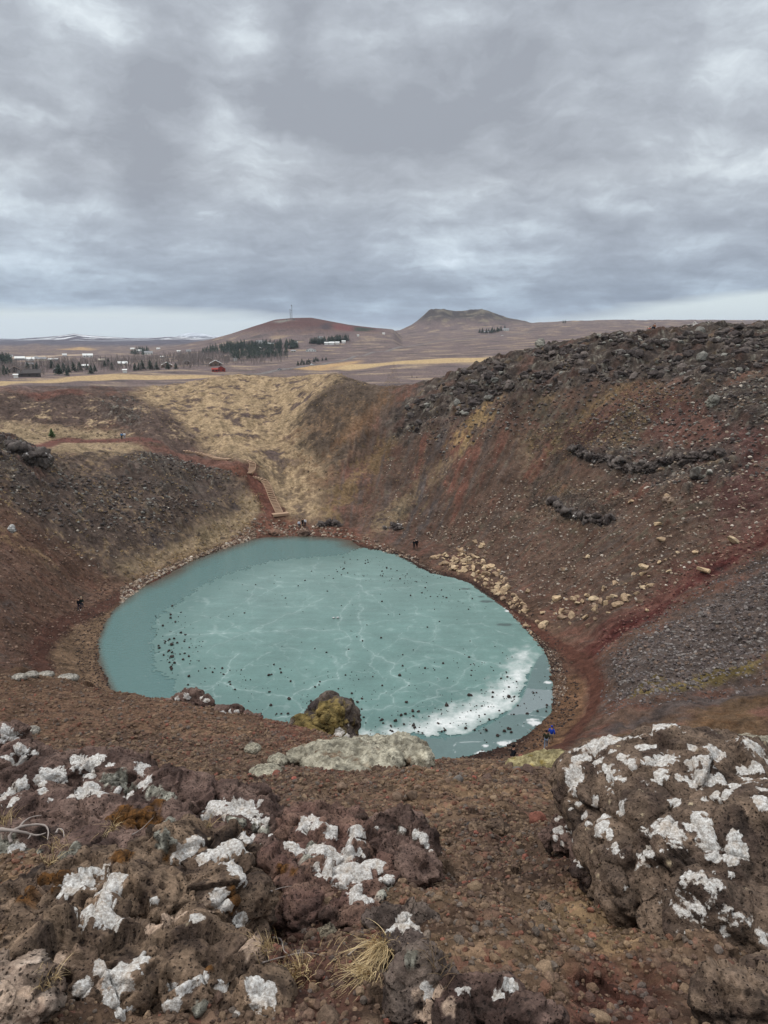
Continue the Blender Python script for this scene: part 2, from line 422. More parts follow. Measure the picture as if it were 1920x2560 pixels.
hill([(960, 832), (1000, 827), (1030, 813), (1060, 795), (1075, 786), (1090, 784), (1105, 783), (1130, 788), (1170, 788), (1205, 784), (1230, 791), (1262, 801), (1300, 806), (1340, 812)], 2500, 420)

hill([(-260, 852), (-80, 850), (0, 847), (23, 849), (64, 845), (116, 842), (150, 839), (188, 834), (231, 839), (284, 842), (324, 845), (370, 845), (417, 842), (457, 842), (498, 846), (560, 852), (640, 858)], 5200, 3000)
hill([(-200, 876), (-20, 872), (40, 866), (92, 860), (130, 866), (180, 874), (240, 880)], 2700, 600)
hill([(150, 884), (200, 878), (250, 868), (300, 866), (360, 868), (430, 866), (500, 868), (560, 874)], 3000, 700)
hill([(420, 850), (446, 840), (463, 834), (486, 833), (515, 836), (538, 843), (560, 850)], 10500, 1900)

# ---- lake basin
SHORE_PX = [(656,1344),(759,1340),(862,1348),(906,1368),(972,1381),(1016,1399),(1075,1432),(1156,1451),(1215,1487),(1273,1528),(1318,1579),(1362,1631),(1380,1697),(1380,1770),(1347,1815),(1266,1866),(1178,1888),(1104,1910),
            (950,1930),(760,1900),(600,1860),(450,1800),(340,1758),(285,1734),(255,1668),(243,1612),(255,1575),(281,1528),(340,1473),(391,1451),(443,1421),(494,1396),(560,1370),(612,1353)]
SHORE = catmull([on_z(*p) for p in SHORE_PX], 6)
LC = np.mean(np.array(SHORE), 0)
near = (DD > 25) & (DD < 260) & (np.abs(X) < 120)
S = np.full(X.shape, 1e3, np.float32)
S[near] = poly_sd(X[near], Y[near], SHORE)
S[near] += .35*noise2(X[near]/2.2, Y[near]/2.2, 3)+.22*noise2(X[near]/.8, Y[near]/.8, 4)
bank = np.where(S < 0, np.maximum(S*.28, -5), .05+S*.14+.012*S*S)
wt = sstep(1.0, 11.0, S)
m = S < 40
Z[m] = (bank*(1-wt)+np.maximum(Z, .15+S*.08)*wt)[m]

ZB = Z.copy()                                     # the smooth base form
def frac_idx(x, y):
    x = np.atleast_1d(np.asarray(x, float)); y = np.atleast_1d(np.asarray(y, float))
    a = np.interp(np.arctan2(x, y), AZ, np.arange(NA)); d = np.interp(np.log(np.maximum(np.hypot(x, y), .36)), LD, np.arange(ND))
    return np.clip(a, 0, NA-1.001), np.clip(d, 0, ND-1.001)
def sample(G, x, y):
    a, d = frac_idx(x, y); i, j = a.astype(int), d.astype(int); u, v = a-i, d-j
    return (G[i, j]*(1-u)+G[i+1, j]*u)*(1-v)+(G[i, j+1]*(1-u)+G[i+1, j+1]*u)*v
def ground(x, y): return float(sample(Z, x, y)[0])
def hit(px, py, dmin=1.0, G=None):
    """where the line of sight through photo pixel (px,py) first meets the ground"""
    G = Z if G is None else G
    r = ray(px, py); az = math.atan2(r[0], r[1]); q = r[2]/math.hypot(r[0], r[1])
    a = np.interp(az, AZ, np.arange(NA)); i = min(int(a), NA-2); u = a-i
    col = (G[i]*(1-u)+G[i+1]*u-HC)/D-q
    j0 = int(np.searchsorted(D, dmin)); k = np.nonzero(col[j0:] >= 0)[0]
    if len(k) == 0: d = D[-1]; 
    else:
        j = j0+k[0]
        if j > j0: f = col[j-1]/(col[j-1]-col[j]); d = D[j-1]+(D[j]-D[j-1])*f
        else: d = D[j]
    return np.array([math.sin(az)*d, math.cos(az)*d, HC+q*d])
def hits(pts, dmin=1.0): return [tuple(hit(p[0], p[1], dmin, ZB)[:2]) for p in pts]
# ================================================================ ground cover: what lies where
GC = np.zeros(X.shape+(3,), np.float32)           # ground colour
ROCK = np.zeros(X.shape, np.float32)              # bare lava outcrop
GRASS = np.zeros(X.shape, np.float32)             # dead grass
SMOOTH = np.zeros(X.shape, np.float32)            # trodden ground
RX, RY = X-LC[0], Y-LC[1]
crater = (DD > 20) & (DD < 330)
# broken-up noises in place coordinates
def zone_noise(sel, sc, seed, o=4): return fbm2(X[sel]/sc, Y[sel]/sc, o, seed)
FULL = (np.abs(AZ) < .95)[:, None] & (DD > 1.0)
n60 = np.zeros(X.shape, np.float32); n12 = n60.copy(); n3 = n60.copy(); n1 = n60.copy()
s = FULL & (DD > 180); n60[s] = fbm2(X[s]/60, Y[s]/25, 5, 21)
s = FULL & crater; n12[s] = zone_noise(s, 11, 22, 5); n3[s] = zone_noise(s, 3.2, 23, 4); n1[s] = zone_noise(s, .9, 24, 3)
# radial (down the fall line) streaks on the crater walls
th = np.arctan2(RX, RY); rr = np.hypot(RX, RY)
st1 = n60*0; st2 = n60*0
s = FULL & crater
st1[s] = fbm2(th[s]*16, rr[s]/16+th[s]*2, 4, 31); st2[s] = fbm2(th[s]*60, rr[s]/12, 4, 32)

def C(*a): return lin(*a)
# base: scoria inside, heather plain outside
a_ = sstep(-.25, .45, st1+.5*n3)[..., None]; b_ = sstep(-.1, .6, st2+.3*n1)[..., None]
GC[:] = C(98, 80, 70)
GC[:] = GC+(C(108, 78, 68)-GC)*a_*.75
GC[:] = GC+(C(78, 72, 69)-GC)*b_*.7
pl = sstep(215, 262, DD+n12*8)[..., None]
heath = C(112, 99, 98)+(C(150, 134, 116)-C(112, 99, 98))*sstep(.1, .55, n60)[..., None]
heath = heath+(C(86, 78, 78)-heath)*sstep(.15, .6, -n60)[..., None]
GC[:] = GC*(1-pl)+heath*pl

def paint(pts, col, soft, amp=1.0, nz=None, dmin=20, dmax=330, op=1.0, line=None, chan=None, cv=1.0, bbox=None):
    """cover the ground inside a polygon (or along a line of half width `line`), edges broken by noise"""
    P = hits(pts, dmin); P_ = np.array(P); pad = soft*2+amp*3+(line or 0)
    m = FULL & (X > P_[:, 0].min()-pad) & (X < P_[:, 0].max()+pad) & (Y > P_[:, 1].min()-pad) & (Y < P_[:, 1].max()+pad) & (DD > dmin) & (DD < dmax)
    x, y = X[m], Y[m]
    sd = seg_dist(x, y, P)-line if line else poly_sd(x, y, P)
    nn_ = (n12[m]*.5+n3[m]*.6+n1[m]*.35) if nz is None else nz[m]
    k = sstep(soft, -soft, sd+amp*nn_)*op
    if col is not None:
        GC[m] += (np.asarray(col)-GC[m])*k[:, None]
    if chan is not None:
        chan[m] += (cv-chan[m])*k
    return m
def patchy(pts, col, soft, amp, lo, hi, nz, dmin=20, dmax=330, chan=None, op=1.0):
    """a cover that only takes hold where the noise is high"""
    P = hits(pts, dmin); P_ = np.array(P); pad = soft*2+amp*3
    m = FULL & (X > P_[:, 0].min()-pad) & (X < P_[:, 0].max()+pad) & (Y > P_[:, 1].min()-pad) & (Y < P_[:, 1].max()+pad) & (DD > dmin) & (DD < dmax)
    sd = poly_sd(X[m], Y[m], P)+amp*(n12[m]*.6+n3[m]*.5)
    k = sstep(soft, -soft, sd)*sstep(lo, hi, nz[m])*op
    GC[m] += (np.asarray(col)-GC[m])*k[:, None]
    if chan is not None: chan[m] += (1-chan[m])*k
NZ = n12*.45+n3*.5+n1*.35
NS = st1*.5+n3*.45+n1*.3
TAN, DRY, HEA, DRK = C(168, 148, 120), C(148, 131, 107), C(88, 76, 72), C(70, 62, 59)
# saddle of dead grass
bowl = [(330,1000),(520,940),(900,930),(900,975),(835,1010),(790,1080),(800,1180),(800,1300),(700,1318),(640,1200),(610,1160),(480,1120),(400,1080),(330,1035)]
paint(bowl, TAN, 5, 7, chan=GRASS); patchy(bowl, C(126, 108, 86), 5, 7, -.12, .35, NZ); patchy(bowl, C(104, 90, 78), 4, 6, .05, .45, n12*.55+n3*.7+n1*.4); patchy(bowl, HEA, 4, 5, .18, .5, n12*.6+n3*.7); patchy([(560,1140),(830,1060),(900,1000),(830,1230),(740,1300),(660,1240)], C(112, 98, 82), 4, 6, -.15, .35, n3*.8+n1*.5)
# dark shoulder right of it, fading through mixed brush
paint([(770,1010),(850,952),(900,950),(985,962),(1000,990),(960,1010),(900,1080),(850,1150),(760,1110),(745,1060)], C(92, 80, 70), 4, 6)
patchy([(700,1080),(900,980),(960,1010),(880,1130),(830,1230),(760,1250)], C(122, 100, 78), 5, 6, -.1, .4, NZ)
patchy([(770,1010),(880,950),(990,965),(880,1100),(760,1100)], DRK, 4, 5, .05, .5, NZ, op=.8)
# left terrace and its dark hill
paint([(-30,1030),(300,1075),(370,1120),(330,1180),(200,1150),(100,1125),(-30,1095)], DRY, 3, 5, chan=GRASS)
paint([(-30,985),(170,985),(330,988),(420,1030),(490,1100),(540,1150),(450,1130),(380,1100),(300,1062),(150,1060),(-30,1040)], C(92, 78, 72), 3, 5)
patchy([(-30,985),(330,988),(500,1110),(380,1100),(-30,1050)], DRY, 3, 5, .15, .5, NZ, chan=GRASS)
paint([(60,980),(200,978),(215,992),(90,996)], C(106, 76, 68), 1.5, 1.5)
patchy([(250,1010),(330,1020),(345,1060),(270,1050)], C(130, 124, 118), 2, 3, -.1, .3, n3+n1, chan=ROCK)
patchy([(-30,1030),(300,1075),(370,1120),(-30,1110)], HEA, 3, 5, .2, .5, NZ)
# left wall: brown heath with grass patches
LW = [(-30,1118),(100,1130),(210,1138),(350,1125),(600,1172),(665,1270),(640,1318),(480,1400),(330,1460),(210,1400),(100,1330),(-30,1260)]
paint(LW, C(96, 83, 76), 3, 6); patchy(LW, C(146, 126, 100), 3, 6, -.02, .5, NZ, chan=GRASS); patchy(LW, C(72, 64, 61), 3, 5, .12, .5, n12*.7+n3*.5)
patchy([(290,1130),(480,1150),(590,1200),(540,1260),(380,1230),(300,1190)], C(76, 70, 68), 3, 4, -.3, .3, NZ, op=.8)
patchy([(300,1140),(420,1140),(600,1180),(560,1200),(420,1200),(320,1180)], C(126, 122, 116), 2, 3, .15, .4, n3*.6+n1*.7, chan=ROCK)
paint([(655,1225),(662,1285),(610,1330),(480,1405),(335,1465),(300,1430),(420,1370),(540,1310),(600,1270),(615,1235)], C(154, 137, 112), 2.5, 4, chan=GRASS)
patchy([(655,1225),(620,1320),(335,1455),(300,1430),(540,1310)], HEA, 2, 4, .1, .5, NZ)
patchy([(-30,1095),(60,1110),(100,1150),(40,1170),(-30,1160)], C(74, 70, 70), 2, 2, -.4, .1, NZ, chan=ROCK)
patchy([(-30,1120),(150,1150),(290,1190),(260,1300),(100,1290),(-30,1240)], C(84, 77, 74), 3, 5, .02, .3, n12*.5+n3*.7, chan=ROCK)
patchy([(330,1200),(500,1220),(560,1270),(440,1330),(340,1300)], C(84, 77, 74), 3, 5, .1, .35, n12*.5+n3*.7, chan=ROCK)
# left scree
LS = [(-30,1240),(110,1330),(220,1410),(320,1470),(230,1560),(260,1700),(120,1720),(-30,1720)]
paint(LS, C(104, 82, 70), 3, 5); patchy(LS, C(84, 70, 62), 3, 4, 0, .5, NS); patchy(LS, C(114, 86, 74), 3, 4, .1, .5, -NS); 
patchy([(-30,1300),(150,1380),(280,1440),(250,1470),(100,1400),(-30,1340)], C(146, 122, 94), 2, 3, .1, .4, NZ, chan=GRASS)
patchy([(-30,1480),(40,1520),(60,1560),(-30,1570)], C(92, 84, 82), 2, 3, -.1, .3, NZ); patchy([(-30,1590),(90,1640),(100,1700),(-30,1700)], C(78, 70, 66), 2, 3, -.1, .4, NZ)
# right wall
patchy([(960,1010),(1500,960),(1920,1000),(1920,1330),(1500,1500),(1350,1420),(1150,1380),(1000,1320),(900,1300)], C(86, 78, 68), 4, 4, -.1, .4, NS)
patchy([(1000,1100),(1200,1060),(1500,1100),(1700,1180),(1500,1330),(1300,1280),(1050,1320)], C(106, 76, 66), 3, 4, .08, .5, st1+.4*n3)
patchy([(1060,1080),(1250,1060),(1150,1270),(1010,1370),(930,1310)], C(82, 75, 73), 3, 3, 0, .5, -st1+.3*n3)
for ln, wd, cl in (([(1250,1000),(1160,1110),(1060,1210),(985,1290),(935,1330)], 1.7, C(144, 127, 104)), ([(1070,905),(960,1000),(880,1080),(830,1120)], 1.6, C(126, 98, 74)), ([(1030,1065),(960,1110),(890,1200),(830,1270)], 2.6, C(140, 118, 86)),
                   ([(1215,1020),(1190,1060),(1150,1100)], 2.8, C(166, 140, 98)), ([(1560,965),(1510,1000),(1480,1030)], 3.0, C(148, 128, 92)), ([(1350,975),(1370,990)], 2.2, C(150, 128, 94)), ([(1000,1270),(970,1310)], 3.0, C(144, 127, 104))):
    paint(ln, cl, 1.6, 4.2, nz=n3*.8+n1*.7+st2*.5, line=wd*.55, chan=GRASS, op=.6)
for pg in ([(1290,1090),(1480,1020),(1640,1040),(1560,1120),(1400,1150),(1300,1180)], [(1300,1200),(1390,1180),(1560,1240),(1500,1330),(1370,1300)], [(1500,960),(1640,950),(1720,1000),(1600,1060),(1500,1010)]):
    patchy(pg, C(104, 92, 72), 3, 4, -.1, .35, NZ, chan=GRASS, op=.85); patchy(pg, C(72, 66, 60), 3, 4, .1, .4, -NZ, op=.7)
for pg in ([(1640,990),(1920,1020),(1920,1150),(1760,1170),(1600,1100)], [(1700,1160),(1920,1180),(1920,1260),(1800,1260)], [(1780,880),(1920,850),(1920,920)], [(1600,950),(1700,980),(1560,1030),(1450,1090),(1440,1070)]):
    paint(pg, C(100, 70, 64), 2.5, 5, op=.65)
paint([(1820,1060),(1920,1050),(1920,1330),(1830,1380),(1790,1300)], C(94, 68, 66), 3, 5, op=.6)
# lava crags along the right rim
CR = [(975,1050),(1000,1012),(1050,972),(1105,946),(1165,910),(1225,884),(1360,840),(1500,812),(1640,800),(1760,790),(1960,790),(1960,930),(1830,935),(1780,985),(1640,945),(1480,950),(1400,985),(1250,985),(1160,1040),(1030,1085),(985,1080)]
paint(CR, C(92, 87, 84), 2, 4, chan=ROCK)
paint([(1790,960),(1960,950),(1960,1060),(1850,1070),(1780,1020)], C(88, 83, 80), 2, 4, chan=ROCK, op=.9)
patchy([(1450,1130),(1640,1110),(1830,1120),(1830,1190),(1640,1200),(1520,1170)], C(92, 88, 86), 2, 3, -.6, 0, NZ, chan=ROCK)
patchy([(1370,1250),(1420,1230),(1560,1290),(1530,1320),(1400,1300)], C(96, 90, 86), 1.5, 2, -.3, .2, NZ, chan=ROCK)
patchy([(1640,1200),(1800,1180),(1880,1230),(1760,1290),(1660,1270)], C(104, 96, 90), 2, 3, 0, .4, NZ, chan=ROCK)
# the red gully, grey stones, moss streak, ochre slope
paint([(1950,1300),(1750,1425),(1600,1540),(1480,1625),(1410,1665)], C(100, 70, 63), 2.0, 4.5, line=2.2)
paint([(1950,1330),(1760,1440),(1610,1548),(1490,1630),(1400,1680)], C(84, 48, 45), .8, 1.7, line=.7)
paint([(1370,1640),(1410,1630),(1500,1610),(1470,1680),(1400,1720),(1372,1700)], C(96, 60, 54), 1.2, 1.4)
paint([(1950,1400),(1780,1480),(1600,1590),(1530,1650),(1545,1730),(1580,1760),(1700,1735),(1950,1640)], C(96, 86, 82), 2.2, 5.5)
paint([(1950,1700),(1760,1740),(1600,1790),(1500,1830),(1520,1850),(1640,1800),(1950,1730)], C(84, 76, 74), 1, 1.6)
paint([(1950,1720),(1700,1790),(1480,1850),(1380,1900),(1450,1925),(1950,1900)], C(106, 87, 69), 1.2, 3.2)
patchy([(1950,1720),(1480,1850),(1450,1920),(1950,1890)], C(92, 72, 54), 1, 2, 0, .4, st2+.4*n1)
paint([(1950,1640),(1800,1690),(1690,1715),(1600,1740)], C(122, 108, 72), .6, 1.9, line=.5, chan=GRASS)
paint([(1640,1700),(1590,1735)], C(120, 106, 72), .5, 1.0, line=.6, chan=GRASS)
# shore band and worn shore ground
band = FULL & (S < 9) & (S > -12)
k = sstep(5.0, 2.0, S[band]+1.6*n3[band]+.08*np.clip(Y[band]-100, 0, 40)); GC[band] += (C(108, 86, 72)-GC[band])*k[:, None]*.7
k = sstep(2.2, .2, S[band]); GC[band] += (C(62, 46, 40)-GC[band])*k[:, None]
k = sstep(0, -1.5, S[band]); GC[band] += (C(70, 62, 50)-GC[band])*k[:, None]
paint([(560,1370),(640,1290),(720,1296),(800,1310),(900,1330),(930,1365),(800,1340),(650,1345)], C(108, 76, 64), 1.5, 2)
paint([(640,1180),(680,1250),(700,1290),(670,1300),(650,1260),(610,1190)], C(98, 68, 60), 1.0, 1.2)
paint([(450,1128),(600,1160),(650,1205),(600,1195),(500,1160)], C(104, 72, 60), 1.0, 1.4)
# plain: fields, tracks
def far(pts, col, soft, amp=0, line=None): paint(pts, col, soft, amp, nz=n60, dmin=300, dmax=9000, line=line)
far([(-30,966),(-30,952),(200,944),(420,938),(545,936),(545,941),(420,948),(200,955)], C(174, 152, 118), 8, 14)
far([(830,918),(900,908),(1100,896),(1260,890),(1260,898),(1130,910),(960,916),(870,922)], C(178, 156, 120), 10, 12)
far([(740,922),(800,912),(860,905),(900,900),(880,910),(800,925)], C(176, 148, 110), 10, 16)
far([(150,874),(200,868),(235,871),(230,876)], C(170, 144, 108), 25, 20)
far([(-30,893),(250,884),(260,886),(-30,897)], C(170, 154, 138), 14, 10)
# red hill, dark hill
tt = Y*CP-(Z-HC)*SP; ppx = 960+F*X/np.maximum(tt, 1)
hm = FULL & (tt > 1150) & (tt < 2400) & (ppx > 380) & (ppx < 1000); up = sstep(14, 45, Z-25+12*n60)
k = (up*hm)[hm] if False else up[hm]*sstep(0, 60, ppx[hm]-400)*sstep(0, 60, 990-ppx[hm])
GC[hm] += (C(92, 65, 63)-GC[hm])*k[:, None]*.92
hz = HC+1750*0
pit = FULL & (tt > 1250) & (tt < 1800)
def hillspot(pts, col, soft): far(pts, col, soft, 14)
hillspot([(828,815),(850,809),(885,818),(885,827),(838,826)], C(112, 74, 74), 8)
hillspot([(800,812),(825,808),(828,824),(808,824)], C(74, 64, 68), 8)
hillspot([(886,818),(930,822),(925,828),(888,827)], C(62, 66, 58), 10)
hillspot([(690,803),(720,799),(735,800),(700,807)], C(122, 118, 112), 10)
hm = FULL & (tt > 2150) & (tt < 2900) & (ppx > 985) & (ppx < 1330)
k = sstep(8, 40, Z[hm]-70+14*n60[hm]); GC[hm] += ((C(74, 68, 68)+(C(116, 110, 98)-C(74, 68, 68))*sstep(.05, .5, n60[hm]+.6*fbm2(X[hm]/45, Y[hm]/45, 3, 311))[:, None])-GC[hm])*k[:, None]
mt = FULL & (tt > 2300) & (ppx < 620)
k = sstep(2300, 3000, tt[mt]); GC[mt] += (C(84, 82, 94)*(1+.7*n60[mt])[:, None]-GC[mt])*k[:, None]*.9  # far hills tinted bluish: distance haze put into the ground colour
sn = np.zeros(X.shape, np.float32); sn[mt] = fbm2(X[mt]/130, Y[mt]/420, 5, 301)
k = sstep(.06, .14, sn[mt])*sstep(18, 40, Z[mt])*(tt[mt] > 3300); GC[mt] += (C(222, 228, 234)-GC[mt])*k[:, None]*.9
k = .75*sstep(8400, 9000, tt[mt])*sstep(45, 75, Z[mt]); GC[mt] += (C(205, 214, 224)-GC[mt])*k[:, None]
paint([(97,1612),(170,1560),(250,1528),(330,1482),(300,1530),(258,1580),(246,1630),(258,1690),(285,1732),(200,1735),(115,1700)], C(118, 98, 80), .9, 1.2)
paint([(1385,1690),(1470,1690),(1478,1780),(1400,1860),(1290,1915),(1180,1915),(1340,1830),(1385,1770)], C(112, 87, 68), .9, 1.2)
paint([(330,1105),(400,1118),(460,1128),(530,1146),(600,1158),(640,1165),(640,1190),(560,1170),(460,1150),(380,1122)], C(108, 80, 71), 1.0, 2.0)
paint([(632,1180),(690,1250),(720,1292),(660,1305),(652,1262),(618,1200)], C(108, 74, 64), 1.0, 1.4)
# trodden paths
PATHS = [('path', [(60,1112),(130,1107),(210,1104),(300,1101),(345,1099),(372,1101)], 2.1, C(110, 77, 70), 'terrace'),
         ('path', [(470,1410),(400,1440),(330,1474),(270,1510),(235,1530),(170,1552),(125,1580),(103,1610),(97,1640),(108,1672),(135,1712)], .95, C(86, 62, 54), 'left'),
         ('path', [(1240,1510),(1300,1550),(1370,1595),(1440,1640),(1482,1690),(1490,1735),(1474,1785),(1440,1830),(1400,1862),(1350,1890),(1300,1915),(1270,1935)], .7, C(92, 64, 55), 'right')]
PXY = []
for nm, pts, hw, cl, _ in PATHS:
    q_ = catmull(hits(pts, 25), 6, closed=False); PXY.append(q_)
    m = FULL & crater & (X > min(a for a, b in q_)-6) & (X < max(a for a, b in q_)+6) & (Y > min(b for a, b in q_)-6) & (Y < max(b for a, b in q_)+6)
    d = seg_dist(X[m], Y[m], q_)+.5*n1[m]+.35*n3[m]; k = sstep(hw*1.9, hw*.7, d)
    GC[m] += (cl-GC[m])*k[:, None]*.9; SMOOTH[m] = np.maximum(SMOOTH[m], sstep(hw*2.4, hw*1.1, d))
# foreground scoria
fg = FULL & (DD < 24)
nf = np.zeros(X.shape, np.float32); nf2 = nf.copy(); nf3 = nf.copy()
nf[fg] = fbm2(X[fg]/1.6, Y[fg]/1.6, 4, 41); nf2[fg] = fbm2(X[fg]/.35, Y[fg]/.35, 4, 42); nf3[fg] = fbm2(X[fg]/.07, Y[fg]/.07, 3, 43)
cf = C(94, 78, 66)+(C(114, 95, 76)-C(94, 78, 66))*sstep(-.2, .5, nf[fg])[:, None]
cf = cf+(C(82, 64, 56)-cf)*sstep(0, .5, nf2[fg])[:, None]*.7
cf = cf+(C(105, 83, 68)-cf)*sstep(9.5, 15, DD[fg]+2*nf[fg]-X[fg]*.5)[:, None]*.7
ff = sstep(24, 20, DD[fg])[:, None]; GC[fg] = GC[fg]*(1-ff)+cf*ff
def near_paint(pts, col, soft, amp, op=1.0): paint(pts, col, soft, amp, nz=nf*.5+nf2*.6+nf3*.4, dmin=1.0, dmax=24, op=op)
near_paint([(1430,2380),(1560,2360),(1700,2430),(1650,2560),(1450,2600)], C(84, 58, 50), .06, .12)
near_paint([(1320,2260),(1480,2200),(1640,2330),(1600,2420),(1420,2380)], C(132, 112, 86), .12, .16, .8)
near_paint([(680,2300),(800,2180),(900,2330),(880,2560),(700,2560)], C(84, 62, 54), .06, .14)
near_paint([(640,1790),(780,1810),(800,1900),(700,1880)], C(106, 76, 64), .4, .5)

# ================================================================ relief
cell = np.maximum(np.where(DD < 45, .0045, np.where(DD < 235, .0018, .008))*DD, .00135*DD)
def octv(sel, lam, amp, seed, ridge=False):
    wv = np.clip(lam/(2.6*cell[sel])-1, 0, 1)
    n = noise2(X[sel]/lam, Y[sel]/lam, seed)
    if ridge: n = 1-2*np.abs(n)
    return n*amp*wv
lake_fade = sstep(.5, 6, S)
s = FULL & crater
hgt = np.zeros(X.shape, np.float32)
wear = np.clip(1-SMOOTH, 0, 1)
for lam, amp in ((14, .6), (6, .38), (2.6, .30), (1.1, .19), (.5, .10), (.24, .05)):
    hgt[s] += octv(s, lam, amp, int(lam*100))
# fall-line ribs on the walls
hgt[s] += (.32*st2[s]+.5*st1[s])*sstep(8, 25, S[s])
hgt *= lake_fade
# grass tussocks
hgt[s] += GRASS[s]*(np.abs(octv(s, 1.6, .14, 71))+np.abs(octv(s, .6, .12, 72)))
# lava crags: blocks with flat tops and dark gaps
rk = s & (ROCK > .02)
xr, yr = X[rk], Y[rk]
# fractured, ridged relief leaning with the beds, with pale lichen on what faces the sky
def rdg(l, seed, ax=1.0): 
    wq = .9*l*fbm2(xr/(l*2.2), yr/(l*2.2), 3, seed+50)
    return 1-2.2*np.abs(noise2((xr+wq)/(l*1.5), (yr-wq*.7)/l, seed))
cr1, cr2, cr3, cr4 = rdg(9, 81), rdg(4.2, 82), rdg(1.9, 83), rdg(.85, 84)
d1, d2, hb = worley2((xr+1.5*fbm2(xr/5, yr/5, 3, 90))/5.5, (yr+1.5*fbm2(xr/5, yr/5, 3, 91))/3.2, 85)
e1, e2, hb2 = worley2((xr+.5*noise2(xr/1.2, yr/1.2, 92))/1.5, yr/1.0, 86)
cr5 = rdg(.4, 98)
blk = 1.0*cr1+.5*cr2+.30*cr3+.12*cr4+.04*cr5+.9*(hb-.5)*sstep(.0, .35, d2-d1)+.4*(hb2-.5)*sstep(0, .3, e2-e1)
zt = Z[rk]+.6*blk; stp = 2.3; q_ = zt/stp+1.3*fbm2(xr/12, yr/12, 4, 87)+xr*.03; fr = q_-np.floor(q_)
amt = np.clip(.8+1.2*fbm2(xr/10, yr/10, 3, 94), .2, 1.6)
hgt[rk] += ROCK[rk]*(blk*.72+(sstep(.3, .72, fr)-fr)*stp*.5*amt)
lich = fbm2(xr/2.4, yr/1.6, 4, 88)+.5*fbm2(xr/.6, yr/.6, 2, 95)+.35*cr3+.25*cr2
hfn = fbm2(xr/.45, yr/.35, 3, 97)
cr_ = C(76, 67, 62)+(C(112, 106, 98)-C(76, 67, 62))*sstep(.25, 1.1, lich+.9*hfn)[:, None]*.8
cr_ = cr_+(C(142, 139, 129)-cr_)*sstep(.95, 1.3, lich+.5*hb2-.2+.6*hfn)[:, None]*.8
cr_ = cr_+(C(64, 57, 55)-cr_)*sstep(.1, -.7, lich+.4*hfn)[:, None]*.8
cr_ = cr_+(C(100, 76, 68)-cr_)*(sstep(.1, .5, fbm2(xr/7, yr/4, 4, 89)))[:, None]*.65
cr_ = cr_+(C(124, 108, 84)-cr_)*(sstep(.3, .6, fbm2(xr/4, yr/3, 4, 96)))[:, None]*.5
GC[rk] += (cr_-GC[rk])*(ROCK[rk]*.92)[:, None]
# stony rough zone
gs = s & (S > 6) & (X > 15) & (DD < 130)
hgt[gs] += np.abs(octv(gs, .8, .12, 91))+np.abs(octv(gs, .36, .08, 92))
# foreground clods
f1, f2, fh = worley2(X[fg]/.16, Y[fg]/.16, 95); h1, h2, fh2 = worley2(X[fg]/.07, Y[fg]/.07, 96)
clod = (fh*.05*sstep(.9, .1, f1)*np.clip(.16/(3*cell[fg])-.6, 0, 1)+fh2*.02*sstep(.9, .1, h1)*np.clip(.07/(3*cell[fg])-.6, 0, 1))
dfg = nf[fg]*.10+nf2[fg]*.035*np.clip(.35/(3*cell[fg])-.5, 0, 1)+clod+.10*noise2(X[fg]/.6, Y[fg]/.6, 97)
hgt[fg] += dfg*sstep(24, 18, DD[fg])
GC[fg] *= (.82+.36*fh*np.clip(.16/(3*cell[fg]), 0, 1)+.18*(1-np.clip(.16/(3*cell[fg]), 0, 1)))[:, None]**1.0
# plain
s2 = FULL & (DD >= 260)
for lam, amp in ((90, 2.2), (35, 1.0), (14, .5)): hgt[s2] += octv(s2, lam, amp, int(lam))*sstep(260, 360, DD[s2])
hh_ = FULL & (tt > 2100) & (tt < 2900) & (ppx > 1000)
for lam, amp in ((160, 14.0), (70, 9.0), (32, 4.0)): hgt[hh_] += octv(hh_, lam, amp, int(lam)+3, True)*sstep(5, 50, Z[hh_]-75)
hgt *= 1-.85*SMOOTH
Z += hgt
vr = 1+.26*n12+.34*n3+.30*st2+.22*n1; GC = np.where(crater[..., None], GC*np.clip(vr, .5, 1.75)[..., None], GC)
GCL = GC.mean(-1, keepdims=True); GC += (GCL-GC)*.04; GC *= np.array([.95, .905, .855], np.float32); GC = np.clip(GC, 0, 1)**1.08
# grain across everything, at the grid's own scale
GR = rand_ = RNG.random(X.shape).astype(np.float32)
GC *= (.86+.28*GR)[..., None]
# ================================================================ the ground sheet
M = NM('ground', .95, .12)
P = M.pos(); col = M.attr('col')
na = M.noise(P, 9.0, 5, .65); nb = M.noise(P, 1.3, 9, .72); nc = M.noise(P, .28, 5, .6)
vc = M.voro(P, 22.0, 'Color'); vd = M.voro(P, 22.0, 'Distance')
sepv = M.n('ShaderNodeSeparateColor'); M.put(sepv.inputs[0], vc)
near_ = M.attr('near', True)
k = M.ramp(na, [(.25, .62), (.5, 1.0), (.75, 1.4)]); c1 = M.mix(1.0, col, k, 'MULTIPLY')
c1 = M.mix(1.0, c1, M.ramp(nb, [(.32, .52), (.5, 1.0), (.68, 1.5)]), 'MULTIPLY'); c1 = M.mix(1.0, c1, M.ramp(nc, [(.3, .78), (.7, 1.22)]), 'MULTIPLY')
peb = M.ramp(sepv.outputs[0], [(0, .6), (.5, 1.0), (1, 1.5)]); c2 = M.mix(1.0, c1, peb, 'MULTIPLY')
tint = M.mix(M.math('MULTIPLY', M.math('GREATER_THAN', sepv.outputs[1], .92), .4), c2, lin(120, 80, 68))
c3 = M.mix(near_, c1, tint)
M.base(c3)
hb_ = M.math('ADD', M.math('ADD', M.math('MULTIPLY', na, .06), M.math('MULTIPLY', nb, M.math('MULTIPLY_ADD', near_, -.40, .45))), M.math('MULTIPLY', M.math('MULTIPLY', vd, -.02), near_))
M.normal(M.bump(hb_, .9, 1.0))
GROUND_MAT = M.m
